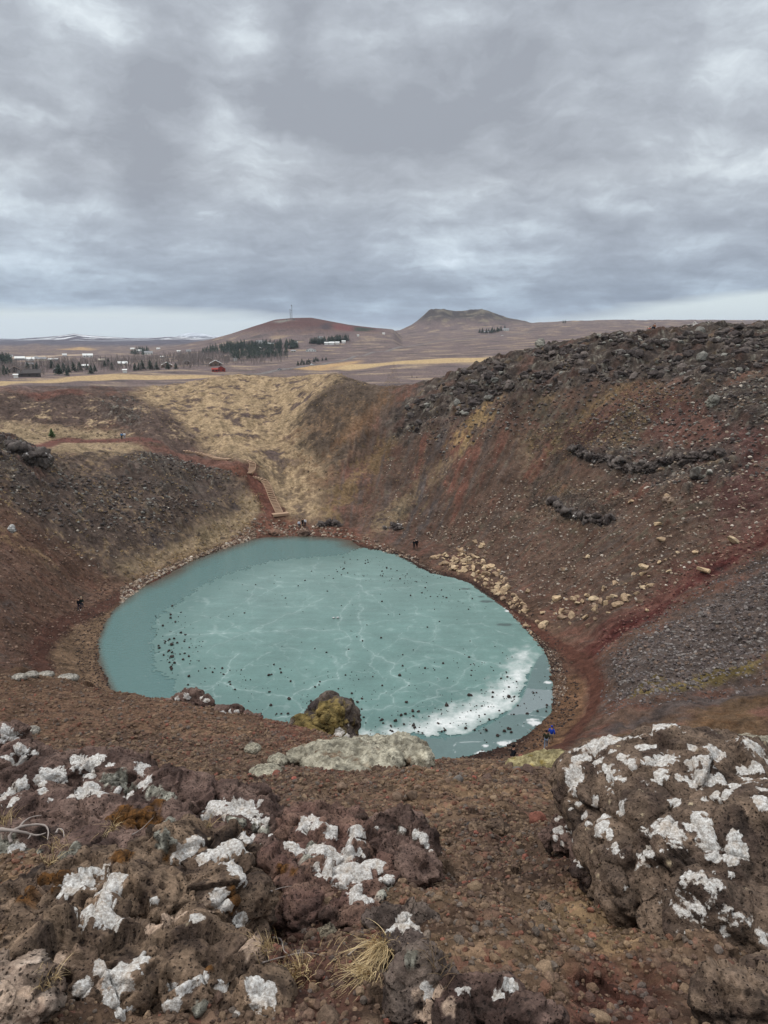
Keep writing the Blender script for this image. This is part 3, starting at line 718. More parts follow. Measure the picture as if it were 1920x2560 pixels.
idx = np.arange(NA*ND, dtype=np.int32).reshape(NA, ND)
Qd = np.stack([idx[:-1, :-1], idx[:-1, 1:], idx[1:, 1:], idx[1:, :-1]], -1).reshape(-1, 4)[:, ::-1]
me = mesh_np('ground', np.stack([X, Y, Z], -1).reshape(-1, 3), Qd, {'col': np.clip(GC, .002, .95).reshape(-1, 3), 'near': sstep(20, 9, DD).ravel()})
tag(link('ground', me, GROUND_MAT), kind='structure')
def strip(name, xy, hw, colr, lift, rag, seed, edge=.12):
    """a ribbon of trodden or made ground draped on the terrain"""
    a = np.array(xy); seg = np.hypot(*np.diff(a, axis=0).T); s_ = np.concatenate([[0], np.cumsum(seg)]); n = max(8, int(s_[-1]/(hw*.35)))
    u = np.linspace(0, s_[-1], n); x = np.interp(u, s_, a[:, 0]); y = np.interp(u, s_, a[:, 1]); tx, ty = np.gradient(x), np.gradient(y); l = np.hypot(tx, ty); tx /= l; ty /= l
    V = []; wob = 1+rag*fbm2(u/(hw*3), u*0+seed, 3, seed); wob2 = 1+rag*fbm2(u/(hw*3), u*0+seed+9, 3, seed+1)
    off = np.linspace(-1, 1, 9)
    for o in off:
        k = hw*o*(wob if o < 0 else wob2); xx, yy = x-ty*k, y+tx*k
        V.append(np.stack([xx, yy, sample(Z, xx, yy)+(lift if abs(o) < .9 else -edge)], -1))
    V = np.stack(V, 1).reshape(-1, 3); i = np.arange(n*9).reshape(n, 9); q_ = np.stack([i[:-1, :-1], i[1:, :-1], i[1:, 1:], i[:-1, 1:]], -1).reshape(-1, 4)
    nz = fbm2(V[:, 0]/(hw*.8), V[:, 1]/(hw*.8), 4, seed+2); cl = (colr*np.array([.93, .885, .835]))**1.08*(1+.22*nz)[:, None]
    tag(link(name, mesh_np(name, V, q_, {'col': np.clip(cl, .01, .9), 'near': np.zeros(len(V))}), GROUND_MAT), kind='structure')
for k, (nm, pts, hw, cl, _) in enumerate(PATHS): strip(nm, PXY[k], hw, cl, .045, .75, 900+k)
ROAD = [(610,938),(650,933),(680,929),(740,921),(800,911),(860,900),(900,890),(950,880),(990,871),(1081,856),(1171,847),(1256,839),(1330,831)]
strip('road', catmull(hits(ROAD, 330), 5, closed=False), 4.2, C(122, 117, 116), .5, .05, 950, .6)
# ================================================================ lake: open water and the ice sheet that floats on it
def grid_sheet(x0, x1, y0, y1, h):
    xs = np.arange(x0, x1, h, dtype=np.float32); ys = np.arange(y0, y1, h, dtype=np.float32)
    gx, gy = np.meshgrid(xs, ys, indexing='ij'); n, m = gx.shape
    i = np.arange(n*m, dtype=np.int32).reshape(n, m)
    q = np.stack([i[:-1, :-1], i[1:, :-1], i[1:, 1:], i[:-1, 1:]], -1).reshape(-1, 4)
    return gx.ravel(), gy.ravel(), q
def keep(V, Q, mask, attrs):
    Q = Q[mask[Q].all(1)]; u = np.unique(Q); r = np.full(len(V), -1, np.int32); r[u] = np.arange(len(u))
    return V[u], r[Q], {k: a[u] for k, a in attrs.items()}
SH = np.array(SHORE); lx0, ly0 = SH.min(0)-4; lx1, ly1 = SH.max(0)+4
gx, gy, q = grid_sheet(lx0, lx1, ly0, ly1, .3)
sd = poly_sd(gx, gy, SHORE)
nl = fbm2(gx/5, gy/5, 4, 51); nm_ = fbm2(gx/1.2, gy/1.2, 3, 52)
shal = sstep(88, 104, gy)*sstep(6, -8, gx)
deep = sstep(.2, -.9-3.5*shal, sd+(.15+.9*shal)*nl)
wc = C(86, 78, 64)+(C(94, 125, 121)-C(86, 78, 64))*deep[:, None]
V, Q, A = keep(np.stack([gx, gy, gx*0], -1), q, sd < 3, {'col': wc*.72})
M = NM('lake_water', .06, .5)
M.b.inputs['IOR'].default_value = 1.33
M.base(M.attr('col'))
mp = M.n('ShaderNodeMapping'); mp.inputs['Scale'].default_value = (1.0, 2.2, 1); M.put(mp.inputs[0], M.pos())
wv = M.math('ADD', M.noise(mp.outputs[0], 1.6, 3, .6, .4), M.math('MULTIPLY', M.noise(mp.outputs[0], 5.0, 2, .5), .35))
M.normal(M.bump(wv, .5, .22))
tag(link('lake_water', mesh_np('lake_water', V, Q, A), M.m), kind='structure')

def k6(pts): return [on_z(x/1.36+200, y/1.36+1300) for x, y in pts]
ICE = catmull(k6([(960,97),(880,118),(760,128),(650,140),(540,172),(430,215),(350,268),(275,325),(250,400),(247,480),(262,520),(325,545),(335,590),(420,640),(560,680),(760,720),(925,752),(1100,737),(1290,727),(1400,680),(1462,640),(1502,590),(1532,500),(1572,455),(1582,430),
                  (1520,375),(1455,308),(1375,254),(1300,206),(1185,172),(1110,136),(1040,110)]), 5)
THIN = catmull(k6([(900,775),(1100,745),(1290,735),(1400,690),(1468,645),(1508,592),(1540,500),(1578,450),(1606,540),(1606,640),(1560,700),(1450,770),(1330,800),(1220,830),(1000,860)]), 5)
SNOW = catmull(k6([(905,752),(1000,722),(1120,700),(1230,660),(1320,625),(1400,580),(1455,520),(1490,450),(1530,445),(1535,500),(1502,590),(1462,640),(1400,680),(1290,727),(1100,737)]), 4)
CRK = [([(290,393),(420,388),(560,385),(660,378),(760,372),(880,375),(905,385),(928,408),(912,425),(905,450),(915,470),(900,490),(870,535),(800,565),(760,578),(712,603),(620,592),(530,577),(485,550),(500,515),(520,480),(545,455)], 1.0),
 ([(712,603),(738,622),(748,640),(742,672)], .9), ([(880,375),(885,340),(905,300),(912,278),(960,245),(1080,230),(1200,222),(1310,208)], .75),
 ([(955,285),(948,340),(962,400),(972,440),(1020,465),(1072,487),(1062,520),(1095,545),(1112,562),(1068,588),(1062,630)], .9), ([(1072,487),(1150,480),(1250,465)], .6),
 ([(420,450),(480,420),(570,385),(640,350),(700,325),(770,297),(835,262)], .8), ([(500,210),(560,218),(600,227),(650,242)], .7), ([(600,227),(585,262),(572,296),(700,293),(900,300)], .55),
 ([(1090,400),(1220,428),(1290,452),(1340,475),(1460,500)], .9), ([(1340,475),(1310,520),(1250,575),(1130,635),(1040,640),(950,650)], .7), ([(1210,350),(1205,385),(1190,412)], .55), ([(1330,400),(1345,440),(1340,475)], .55),
 ([(385,255),(400,225),(460,190),(540,160),(620,145),(720,152),(850,190)], .5), ([(240,560),(340,592),(430,580),(485,553)], .5), ([(545,455),(500,470),(455,450)], .4), ([(1112,562),(1180,545),(1250,580),(1300,600)], .6),
 ([(330,470),(360,530),(420,590)], .35), ([(850,190),(880,240),(912,278)], .35), ([(1190,412),(1130,450),(1072,487)], .35), ([(560,385),(600,440),(545,455)], .3), ([(700,420),(740,450),(735,500),(800,565)], .35)]
gx, gy, q = grid_sheet(lx0, lx1, ly0, ly1, .13)
nl = fbm2(gx/9, gy/9, 5, 61); nm_ = fbm2(gx/1.6, gy/1.6, 4, 62); nh = fbm2(gx/.45, gy/.45, 3, 63); nd = fbm2((gx+gy*.4)/5, gy/1.2, 4, 64)
isd = poly_sd(gx, gy, ICE)+.5*nm_
tsd = poly_sd(gx, gy, THIN)
csd = np.minimum(isd, tsd)
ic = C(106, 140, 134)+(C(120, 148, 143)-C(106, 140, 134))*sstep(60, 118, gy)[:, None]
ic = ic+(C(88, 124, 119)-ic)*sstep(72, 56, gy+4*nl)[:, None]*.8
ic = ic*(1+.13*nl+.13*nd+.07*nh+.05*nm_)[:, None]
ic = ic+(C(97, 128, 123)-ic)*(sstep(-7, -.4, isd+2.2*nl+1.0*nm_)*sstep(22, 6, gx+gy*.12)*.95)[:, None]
# frost along the refrozen cracks
fr = np.zeros(len(gx), np.float32)
wxx = gx+.55*noise2(gx/2.4, gy/2.4, 65)+.22*noise2(gx/.7, gy/.7, 66); wyy = gy+.55*noise2(gx/2.4+9, gy/2.4, 67)+.22*noise2(gx/.7, gy/.7+5, 68)
for pts, st in CRK:
    d = seg_dist(wxx, wyy, k6(pts)); fr = np.maximum(fr, st*(sstep(.12, .02, d)*.40*np.clip(.75+.6*nm_, .25, 1.2)+.07*sstep(1.4, 0, d)*np.clip(.6+nm_, 0, 1)))
w1, w2, _h = worley2((wxx+3)/9, wyy/9, 69); fr = np.maximum(fr, .2*sstep(.03, .0, w2-w1)*sstep(-.1, .4, nl)); w1, w2, _h = worley2(wxx/4.5, (wyy+7)/4.5, 74); fr = np.maximum(fr, .26*sstep(.022, .0, w2-w1)*sstep(.0, .45, nm_*.5-nl+.1)); w1, w2, _h = worley2(wxx/17+3, wyy/17, 75); fr = np.maximum(fr, .34*sstep(.012, .0, w2-w1)*sstep(-.5, .3, nm_))
fr += .16*sstep(.25, .7, nm_+.4*nd)*sstep(-.2, .5, nl)
ic = ic+(C(206, 222, 220)-ic)*np.clip(fr, 0, .85)[:, None]
# thin dark ice by the near shore, then the snow-crusted edge
tk = sstep(.15, -.25, tsd)*(isd > -1)*sstep(-.6, .2, isd)
tc_ = C(98, 120, 118)*(1+.12*nl+.08*nm_)[:, None]
w1, w2, wh = worley2(gx/6.5+.4*nl, gy/4.2, 70)
tc_ = tc_+(C(138, 150, 152)-tc_)*(sstep(.45, .65, wh)*sstep(53, 60, gy+2*nl)*.75)[:, None]
tc_ = tc_+(C(186, 196, 198)-tc_)*(sstep(.035, .0, w2-w1)*sstep(.0, .4, nm_+.3*nl)*.8)[:, None]
ic = ic+(tc_-ic)*tk[:, None]
ssd = poly_sd(gx, gy, SNOW)
sk = sstep(1.6, -2.6, ssd+1.5*nm_+.6*nh+.5*nl)*sstep(.25, -.1, isd-.25*nm_)
ic = ic+(C(240, 243, 242)-ic)*(sk*np.clip(.98+.5*nh+.25*nd, 0, 1))[:, None]
for p, r in (((1456,300),.75),((1452,310),.6),((1545,690),1.0),((1535,680),.6),((1365,795),.7),((1445,760),.8),((1590,553),.5),((1520,360),.45),((1240,835),.6),((1380,770),.5)):
    cx0, cy0 = k6([p])[0]; kk = sstep(r, r*.5, np.hypot(gx-cx0, (gy-cy0)*1.6)+.5*r*nh+.4*r*nm_); ic = ic+(C(228, 230, 230)-ic)*kk[:, None]
for p, r in (((1385,278),1.3),((1445,357),1.2),((1310,235),.9),((1360,262),.7)):
    cx0, cy0 = k6([p])[0]; kk = sstep(r, r*.6, np.hypot(gx-cx0, (gy-cy0)*2.2)+.4*r*nm_); ic = ic+(C(74, 88, 86)-ic)*kk[:, None]*.8
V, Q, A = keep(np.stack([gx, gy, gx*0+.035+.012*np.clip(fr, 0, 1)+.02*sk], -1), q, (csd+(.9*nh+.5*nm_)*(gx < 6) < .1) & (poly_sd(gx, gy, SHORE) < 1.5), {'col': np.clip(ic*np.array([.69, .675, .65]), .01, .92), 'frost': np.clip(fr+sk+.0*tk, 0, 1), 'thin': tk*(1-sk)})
M = NM('lake_ice', .34, .4)
P = M.pos(); col = M.attr('col')
M.base(M.mix(1.0, col, M.ramp(M.noise(P, 3.0, 5, .65), [(.3, .92), (.7, 1.08)]), 'MULTIPLY'))
M.put(M.b.inputs['Roughness'], M.math('SUBTRACT', M.math('MULTIPLY_ADD', M.attr('frost', True), .4, .36), M.math('MULTIPLY', M.attr('thin', True), .2)))
M.normal(M.bump(M.noise(P, 2.2, 5, .65), .25, .06))
tag(link('lake_ice', mesh_np('lake_ice', V, Q, A), M.m), kind='structure')
# ================================================================ rocks
def ico(sub):
    bm = bmesh.new(); bmesh.ops.create_icosphere(bm, subdivisions=sub, radius=1.0)
    V = np.array([v.co[:] for v in bm.verts], np.float32); T = np.array([[v.index for v in f.verts] for f in bm.faces], np.int32); bm.free()
    return V, T
ICO = {s: ico(s) for s in (1, 2, 3, 4)}
def lump(sub, seed, jag=.22, flat=(1, 1, 1), planes=0, cut=.72):
    """one irregular stone of unit size; planes > 0 knaps flat faces into it"""
    r = np.random.default_rng(seed); V, T = ICO[sub]; V = V.copy()
    V = V*(1+jag*fbm3(V*1.1+r.uniform(-50, 50, 3), 3, seed))[:, None]
    for _ in range(planes):
        n = r.normal(size=3); n /= np.linalg.norm(n); h = r.uniform(cut-.2, cut+.12); e = np.clip(V@n-h, 0, None); V = V-e[:, None]*n
    V = V*np.asarray(flat, np.float32)
    return V.astype(np.float32), T
def rotz(a):
    c, s = np.cos(a), np.sin(a); o = np.zeros(a.shape+(3, 3), np.float32)
    o[..., 0, 0] = c; o[..., 0, 1] = -s; o[..., 1, 0] = s; o[..., 1, 1] = c; o[..., 2, 2] = 1; return o
def rotx(a):
    c, s = np.cos(a), np.sin(a); o = np.zeros(a.shape+(3, 3), np.float32)
    o[..., 1, 1] = c; o[..., 1, 2] = -s; o[..., 2, 1] = s; o[..., 2, 2] = c; o[..., 0, 0] = 1; return o
def scatter(templates, pos, size, colr, seed, tilt=.6, flatten=None):
    """many small stones merged into one mesh of loose ground cover"""
    r = np.random.default_rng(seed); n = len(pos); which = r.integers(0, len(templates), n); Vs, Ts, Cs = [], [], []; off = 0
    for k, (tv, ttri) in enumerate(templates):
        ii = np.nonzero(which == k)[0]
        if len(ii) == 0: continue
        R = rotz(r.uniform(0, 6.28, len(ii)).astype(np.float32))@rotx(r.normal(0, tilt, len(ii)).astype(np.float32))@rotz(r.uniform(0, 6.28, len(ii)).astype(np.float32))
        v = np.einsum('nij,vj->nvi', R, tv)*size[ii, None, None]
        if flatten is not None: v[..., 2] *= flatten
        v = v+pos[ii, None]
        Vs.append(v.reshape(-1, 3)); Cs.append(np.repeat(colr[ii], len(tv), 0))
        Ts.append((ttri[None]+(np.arange(len(ii))*len(tv))[:, None, None]).reshape(-1, 3)+off); off += len(ii)*len(tv)
    return np.concatenate(Vs), np.concatenate(Ts), np.concatenate(Cs)

def stone_mat(name, scale=1.0, bump=.6, pits=.3, rough=.93):
    """broken stone: mottled, with open pores of two sizes"""
    M = NM(name, rough, .15); P = M.obj() if name != 'loose_stone' else M.pos()
    a = M.noise(P, 14*scale, 6, .68); b = M.noise(P, 75*scale, 5, .68)
    wp = M.n('ShaderNodeVectorMath', operation='MULTIPLY_ADD'); M.put(wp.inputs[0], M.noise(P, 40*scale, 3, .6, out='Color')); wp.inputs[1].default_value = (.02/scale,)*3; M.put(wp.inputs[2], P)
    pores = None
    for sc, th, ed in ((38, .30, .62), (95, .34, .45)):
        d = M.voro(wp.outputs[0], sc*scale); sc_ = M.n('ShaderNodeSeparateColor'); M.put(sc_.inputs[0], M.voro(wp.outputs[0], sc*scale, 'Color'))
        k = M.math('MULTIPLY', M.ramp(d, [(th*.45, 1), (th, 0)]), M.math('GREATER_THAN', sc_.outputs[0], ed))
        pores = k if pores is None else M.math('MAXIMUM', pores, k)
    c = M.mix(1.0, M.attr('col'), M.ramp(a, [(.25, .5), (.5, 1.0), (.75, 1.5)]), 'MULTIPLY')
    c = M.mix(1.0, c, M.ramp(b, [(.28, .5), (.5, 1.0), (.72, 1.5)]), 'MULTIPLY')
    c = M.mix(M.math('MULTIPLY', M.math('MULTIPLY', pores, pits), M.math('SUBTRACT', 1.0, M.attr('crust', True))), c, tuple(C(40, 33, 30)))
    # lichen crust: its ragged edge and grain are finer than the mesh
    cn = M.noise(P, 48*scale, 5, .7); cn2 = M.noise(P, 130*scale, 3, .6)
    ck = M.math('ADD', M.attr('crust', True), M.math('ADD', M.math('MULTIPLY', M.math('SUBTRACT', cn, .5), 2.3), M.math('MULTIPLY', M.math('SUBTRACT', cn2, .5), .9)))
    ck = M.math('MULTIPLY', M.ramp(ck, [(.40, 0), (.68, 1)]), M.ramp(M.attr('crust', True), [(.02, 0), (.2, 1)]))
    cc = M.mix(M.ramp(M.noise(P, 90*scale, 5, .7), [(.38, 0), (.66, 1)]), tuple(C(158, 149, 140)), tuple(C(236, 233, 227)))
    cc = M.mix(M.math('MULTIPLY', M.ramp(M.noise(P, 20*scale, 3, .5), [(.5, 0), (.68, 1)]), .35), cc, tuple(C(176, 150, 122)))
    c = M.mix(M.math('MULTIPLY', ck, .92), c, cc)
    M.base(c)
    h = M.math('ADD', M.math('MULTIPLY', a, .5), M.math('ADD', M.math('MULTIPLY', b, .35), M.math('MULTIPLY', M.math('MULTIPLY', pores, M.math('SUBTRACT', 1.0, M.attr('crust', True))), -.35*pits)))
    M.normal(M.bump(h, bump, .035/scale)); return M.m
ROCK_MAT = stone_mat('lava_rock', 1.0, 1.0, .85)
FAR_ROCK = stone_mat('weathered_rock', .12, .9, .3)
LOOSE = stone_mat('loose_stone', 1.8, .5, .25)

def blob_mesh(blobs, voxel):
    """union of ellipsoids given as (px, py, t, rx, ry, rdepth) in photo pixels, fused into one surface"""
    bm = bmesh.new(); rt = Vector((1, 0, 0)); up = Vector((0, SP, CP)); fw = Vector((0, CP, -SP)); cs = []
    for b in blobs:
        px, py, t, rx, ry = b[:5]; rz = b[5] if len(b) > 5 else (rx+ry)/2
        s = t/F; c = Vector(wpt(px, py, t)); cs.append(c)
        m = Matrix.Translation(c) @ Matrix((( rt.x*rx*s, up.x*ry*s, fw.x*rz*s, 0), (rt.y*rx*s, up.y*ry*s, fw.y*rz*s, 0), (rt.z*rx*s, up.z*ry*s, fw.z*rz*s, 0), (0, 0, 0, 1)))
        bmesh.ops.create_icosphere(bm, subdivisions=4, radius=1.0, matrix=m)
    me = bpy.data.meshes.new('tmp'); bm.to_mesh(me); bm.free()
    o = bpy.data.objects.new('tmp', me); COL.objects.link(o)
    md = o.modifiers.new('r', 'REMESH'); md.mode = 'VOXEL'; md.voxel_size = voxel
    sm = o.modifiers.new('s', 'SMOOTH'); sm.iterations = 8; sm.factor = .7
    dg = bpy.context.evaluated_depsgraph_get(); dg.update(); ev = o.evaluated_get(dg); m2 = ev.to_mesh()
    V = np.empty(len(m2.vertices)*3, np.float32); m2.vertices.foreach_get('co', V); V = V.reshape(-1, 3)
    n = len(m2.polygons); Qf = np.empty(len(m2.loops), np.int32); m2.loops.foreach_get('vertex_index', Qf); Qf = Qf.reshape(-1, 4)
    ev.to_mesh_clear(); bpy.data.objects.remove(o); bpy.data.meshes.remove(me)
    return V, Qf
def normals(V, Q):
    a, b, c = V[Q[:, 0]], V[Q[:, 1]], V[Q[:, 2]]
    fn = np.cross(V[Q[:, 2]]-V[Q[:, 0]], V[Q[:, -1]]-V[Q[:, 1]]) if Q.shape[1] == 4 else np.cross(b-a, c-a)
    N_ = np.zeros_like(V)
    for k in range(Q.shape[1]): np.add.at(N_, Q[:, k], fn)
    return N_/np.maximum(np.linalg.norm(N_, axis=1), 1e-12)[:, None]
def spots_on(V, Nn, spots):
    """places on the rock seen at photo pixels: centre and radius in metres"""
    t = V[:, 1]*CP-(V[:, 2]-HC)*SP; px, py = to_px(V[:, 0], V[:, 1], V[:, 2]); out = []
    face = (Nn*(np.array([0, 0, HC])-V)).sum(1) > 0
    for x, y, r in spots:
        d = np.hypot(px-x, py-y); c = np.nonzero((d < max(6, r*.4)) & face)[0]
        if len(c) == 0: continue
        i = c[np.argmin(t[c])]; out.append((V[i], r*t[i]/F))
    return out
def spot_mask(V, spots, jag, seed, grow=0.0, fine=None):
    m = np.full(len(V), -9, np.float32)
    for c, r in spots: m = np.maximum(m, (1-np.linalg.norm(V-c, axis=1)/r)*min(1.0, 1.0))
    return m+jag
def lava_rock(name, blobs, voxel, size, look, lichen=(), moss=(), grey=(), pale=(), label=None, cat='rock', group=None, mat=None, amp=1.15, pitty=1.0, auto=0.0, layers=0.0, blocky=1.0, dark=.75, facet=.6, lgrow=1.38, seed=1, mosscol=None, dots=.0):
    V, Q = blob_mesh(blobs, voxel); Nn = normals(V, Q); c0 = V.mean(0); L_ = size
    P = (V-c0)/L_; W = (V-c0)/voxel; fy_ = np.array([.8, .8, 1.5], np.float32)
    P = P+.05*np.stack([fbm3(P*3+k*9, 3, seed+k) for k in range(3)], -1)
    big = fbm3(P*2.8, 4, seed+11); rid = 1-2*np.abs(fbm3(P*fy_*4.5, 3, seed+12)); med = fbm3(W/34, 3, seed+13); mid = fbm3(W*fy_/15, 3, seed+14); fin = fbm3(W/5.5, 3, seed+19)
    w1, w2, wh, wf = worley3(P*np.array([4.2, 4.2, 6.5], np.float32)+.12*med[:, None], seed+15, True); v1, v2, vh, vf = worley3(W*fy_/24+.10*mid[:, None], seed+41, True); _a, _b, _c, uf = worley3(W/10, seed+43, True); p1, p2, ph = worley3(W/7.5, seed+16)
    disp = amp*(L_*(.040*big+.016*rid+blocky*(.030*(wh-.5)*sstep(.0, .12, w2-w1)-.016*sstep(.05, 0, w2-w1)))+facet*(L_*.075*wf+voxel*(7.0*vf+2.2*uf))+voxel*(1.8*med+1.3*mid+.9*fin+1.2*(1-2*np.abs(fbm3(W*fy_/26, 3, seed+42)))+2.2*(vh-.5)*sstep(0, .2, v2-v1)-1.2*sstep(.10, 0, v2-v1)))
    pit = sstep(.36, .14, p1)*(ph > .5)*pitty; disp -= voxel*1.6*pit
    p1b, _, phb = worley3(W/17, seed+17); pit2 = sstep(.32, .14, p1b)*(phb > .55)*pitty; disp -= voxel*5.0*pit2
    if layers: disp += layers*voxel*1.8*(1-2*np.abs(noise3(W*np.array([.02, .02, .085], np.float32)+.8*med[:, None]+.6*big[:, None], seed+18)))
    V = V+Nn*disp[:, None]; Nn = normals(V, Q)
    # rock colour: two browns, darker crust, darker in the pits
    cl = look[0]+(look[1]-look[0])*sstep(-.45, .5, .6*big+.5*med+.5*mid)[:, None]
    cl = cl+(look[2]-cl)*sstep(-.02, .5, fbm3(W/26, 4, seed+21)+.35*fin)[:, None]*.9
    cl = cl+(C(58, 46, 42)-cl)*(np.clip(.85*pit+.9*pit2, 0, 1))[:, None]*.6
    cl = cl*(1+.28*fin+.18*mid)[:, None]; s_small = fbm3(W/13, 4, seed+22); s_edge = fbm3(W/3.4, 2, seed+23)
    jag = .62*s_small+.52*s_edge+.35*fbm3(W/36, 3, seed+26)
    lift = np.zeros(len(V), np.float32)
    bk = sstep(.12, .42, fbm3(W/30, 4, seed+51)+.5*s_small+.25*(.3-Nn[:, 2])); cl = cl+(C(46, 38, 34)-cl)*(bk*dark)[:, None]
    mg = spot_mask(V, spots_on(V, Nn, moss), jag, seed); k = sstep(.0, .35, mg)
    mcol = C(104, 70, 36)+(C(72, 50, 30)-C(104, 70, 36))*sstep(-.3, .4, fbm3(W/4, 3, seed+24))[:, None]
    if mosscol is not None: mcol = mosscol[0]+(mosscol[1]-mosscol[0])*sstep(-.3, .4, fbm3(W/4, 3, seed+24))[:, None]
    cl = cl+(mcol-cl)*k[:, None]; lift += k*voxel*(1.4+1.3*fbm3(W/3, 2, seed+25))
    gg = spot_mask(V, spots_on(V, Nn, grey), jag, seed); k = sstep(.05, .25, gg)
    gcol = C(98, 94, 84)+(C(168, 164, 150)-C(98, 94, 84))*sstep(-.15, .5, fbm3(W/3.6, 3, seed+27))[:, None]
    cl = cl+(gcol-cl)*k[:, None]; lift += k*voxel*(1.2+1.8*fbm3(W/3.2, 2, seed+28))
    if len(pale):
        k = sstep(.0, .3, spot_mask(V, spots_on(V, Nn, pale), jag*1.2, seed)); cl = cl+(C(176, 152, 132)-cl)*k[:, None]*.9
    lm = spot_mask(V, [(c_, r_*lgrow) for c_, r_ in spots_on(V, Nn, lichen)], jag, seed)-.02
    if auto: lm = np.maximum(lm, auto*(.9*Nn[:, 2]-.55)+1.0*fbm3(W/40, 4, seed+31)+.6*jag-.38)
    k = sstep(.02, .12, lm)
    lc = C(214, 210, 204)+(C(168, 160, 152)-C(214, 210, 204))*sstep(-.05, .6, s_edge+.5*fin)[:, None]
    k2 = sstep(-.10, .30, lm)
    cl = cl+(lc-cl)*0; lift += sstep(.05, .25, lm)*voxel*.2
    k_crust = np.clip(k2+.0*k, 0, 1)
    if dots:
        q1, _, qh = worley3(W/4.5, seed+33); k = sstep(.34, .2, q1)*(qh > 1-dots); cl = cl+(C(178, 160, 132)-cl)*k[:, None]*.8
    V = V+Nn*lift[:, None]
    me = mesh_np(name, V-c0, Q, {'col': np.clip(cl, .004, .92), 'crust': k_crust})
    o = link(name, me, mat or ROCK_MAT); o.location = c0
    tag(o, label, cat, group); return o
BR = (C(92, 77, 66), C(120, 101, 85), C(70, 57, 50))      # brown lava
MV = (C(90, 71, 64), C(114, 93, 83), C(64, 50, 45))       # mauve lava
OC = (C(96, 79, 66), C(128, 107, 88), C(64, 52, 45))     # ochre lava
def cr(o, s, L_): return [(x/s+o[0], y/s+o[1], r/s) for x, y, r in L_]
RB = cr((1380, 1820), 3.072, [(150,320,62),(150,400,72),(170,490,48),(200,240,45),(255,210,40),(350,240,52),(400,290,62),(430,350,56),(520,210,52),(580,230,66),(620,270,46),(440,170,40),(680,130,52),(760,120,46),(820,80,38),(760,240,62),(830,220,84),(900,220,52),(820,340,62),(1080,130,46),(1060,250,62),(1150,220,62),(1250,170,62),(1320,190,38),(1230,290,72),(1120,360,78),(1200,380,62),(1300,380,62),(1450,300,62),(1550,280,62),(1620,310,44),(940,560,56),(1230,480,52),(1310,490,52),(1290,540,46),(1160,540,42),(1560,520,62),(1620,450,62),(1630,580,52),(1090,720,84),(1050,750,52),(1150,800,62),(1160,880,66),(900,750,42),(860,780,26),(1400,850,46),(1430,910,62),(1470,960,56),(1370,970,52),(1250,980,52),(1200,990,32),(330,560,42),(200,580,32),(240,660,38),(245,720,36),(380,680,46),(340,770,56),(400,720,36),(430,780,32),(520,620,36),(430,840,27),(460,900,27),(560,1210,22),(1235,1090,22),(1370,1110,20),(540,380,32),(960,370,32),(1400,430,40),(1500,370,40)])
lava_rock('lichen_boulder', [(1740,2030,3.25,310,185,250),(1590,1985,3.4,190,120,190),(1660,2150,2.95,190,165,180),(1800,2220,2.65,210,180,180),(1940,2200,2.7,190,220,190),(1460,1980,3.5,58,84,90),(1630,2190,2.8,125,110,120),
           (1770,2310,2.4,110,125,120),(1870,2330,2.38,130,100,120),(1950,2330,2.4,120,100,120),(1660,1872,3.6,80,32,70),(1590,1890,3.6,80,34,60),(1750,1892,3.6,110,34,90),(1990,2030,3.2,150,110,120),(1575,2235,2.68,66,54,80),(1700,2330,2.45,72,66,80)],
          .0075, 1.15, BR, lichen=RB, label='big brown lava boulder crusted with white lichen at the right edge', cat='boulder', layers=1.2, pitty=.35, seed=3, dots=.16, auto=.30, amp=1.0, blocky=.4, facet=.42, lgrow=1.2)
lava_rock('lava_rock', [(1425,2075,3.4,42,38),(1410,2110,3.3,30,30),(1470,2130,3.15,34,60),(1385,2090,3.4,24,20),(1480,2175,2.95,26,36)], .006, .32, MV,
          lichen=cr((1380, 1820), 3.072, [(60,660,42),(60,760,36),(150,770,46),(210,830,52),(190,980,38),(200,1030,28),(345,1070,24),(60,900,24),(20,840,22),(250,860,26)]),
          label='knobbly lichened lava rock tucked against the left foot of the big boulder', seed=5)
lava_rock('lava_rock', [(1880,2530,1.75,120,80,90),(1800,2490,1.92,58,44,60),(1960,2460,1.90,80,60,60)], .005, .28, BR, label='bare brown lava rock in the bottom right corner below the big boulder', seed=6, pitty=.5, dots=.1)
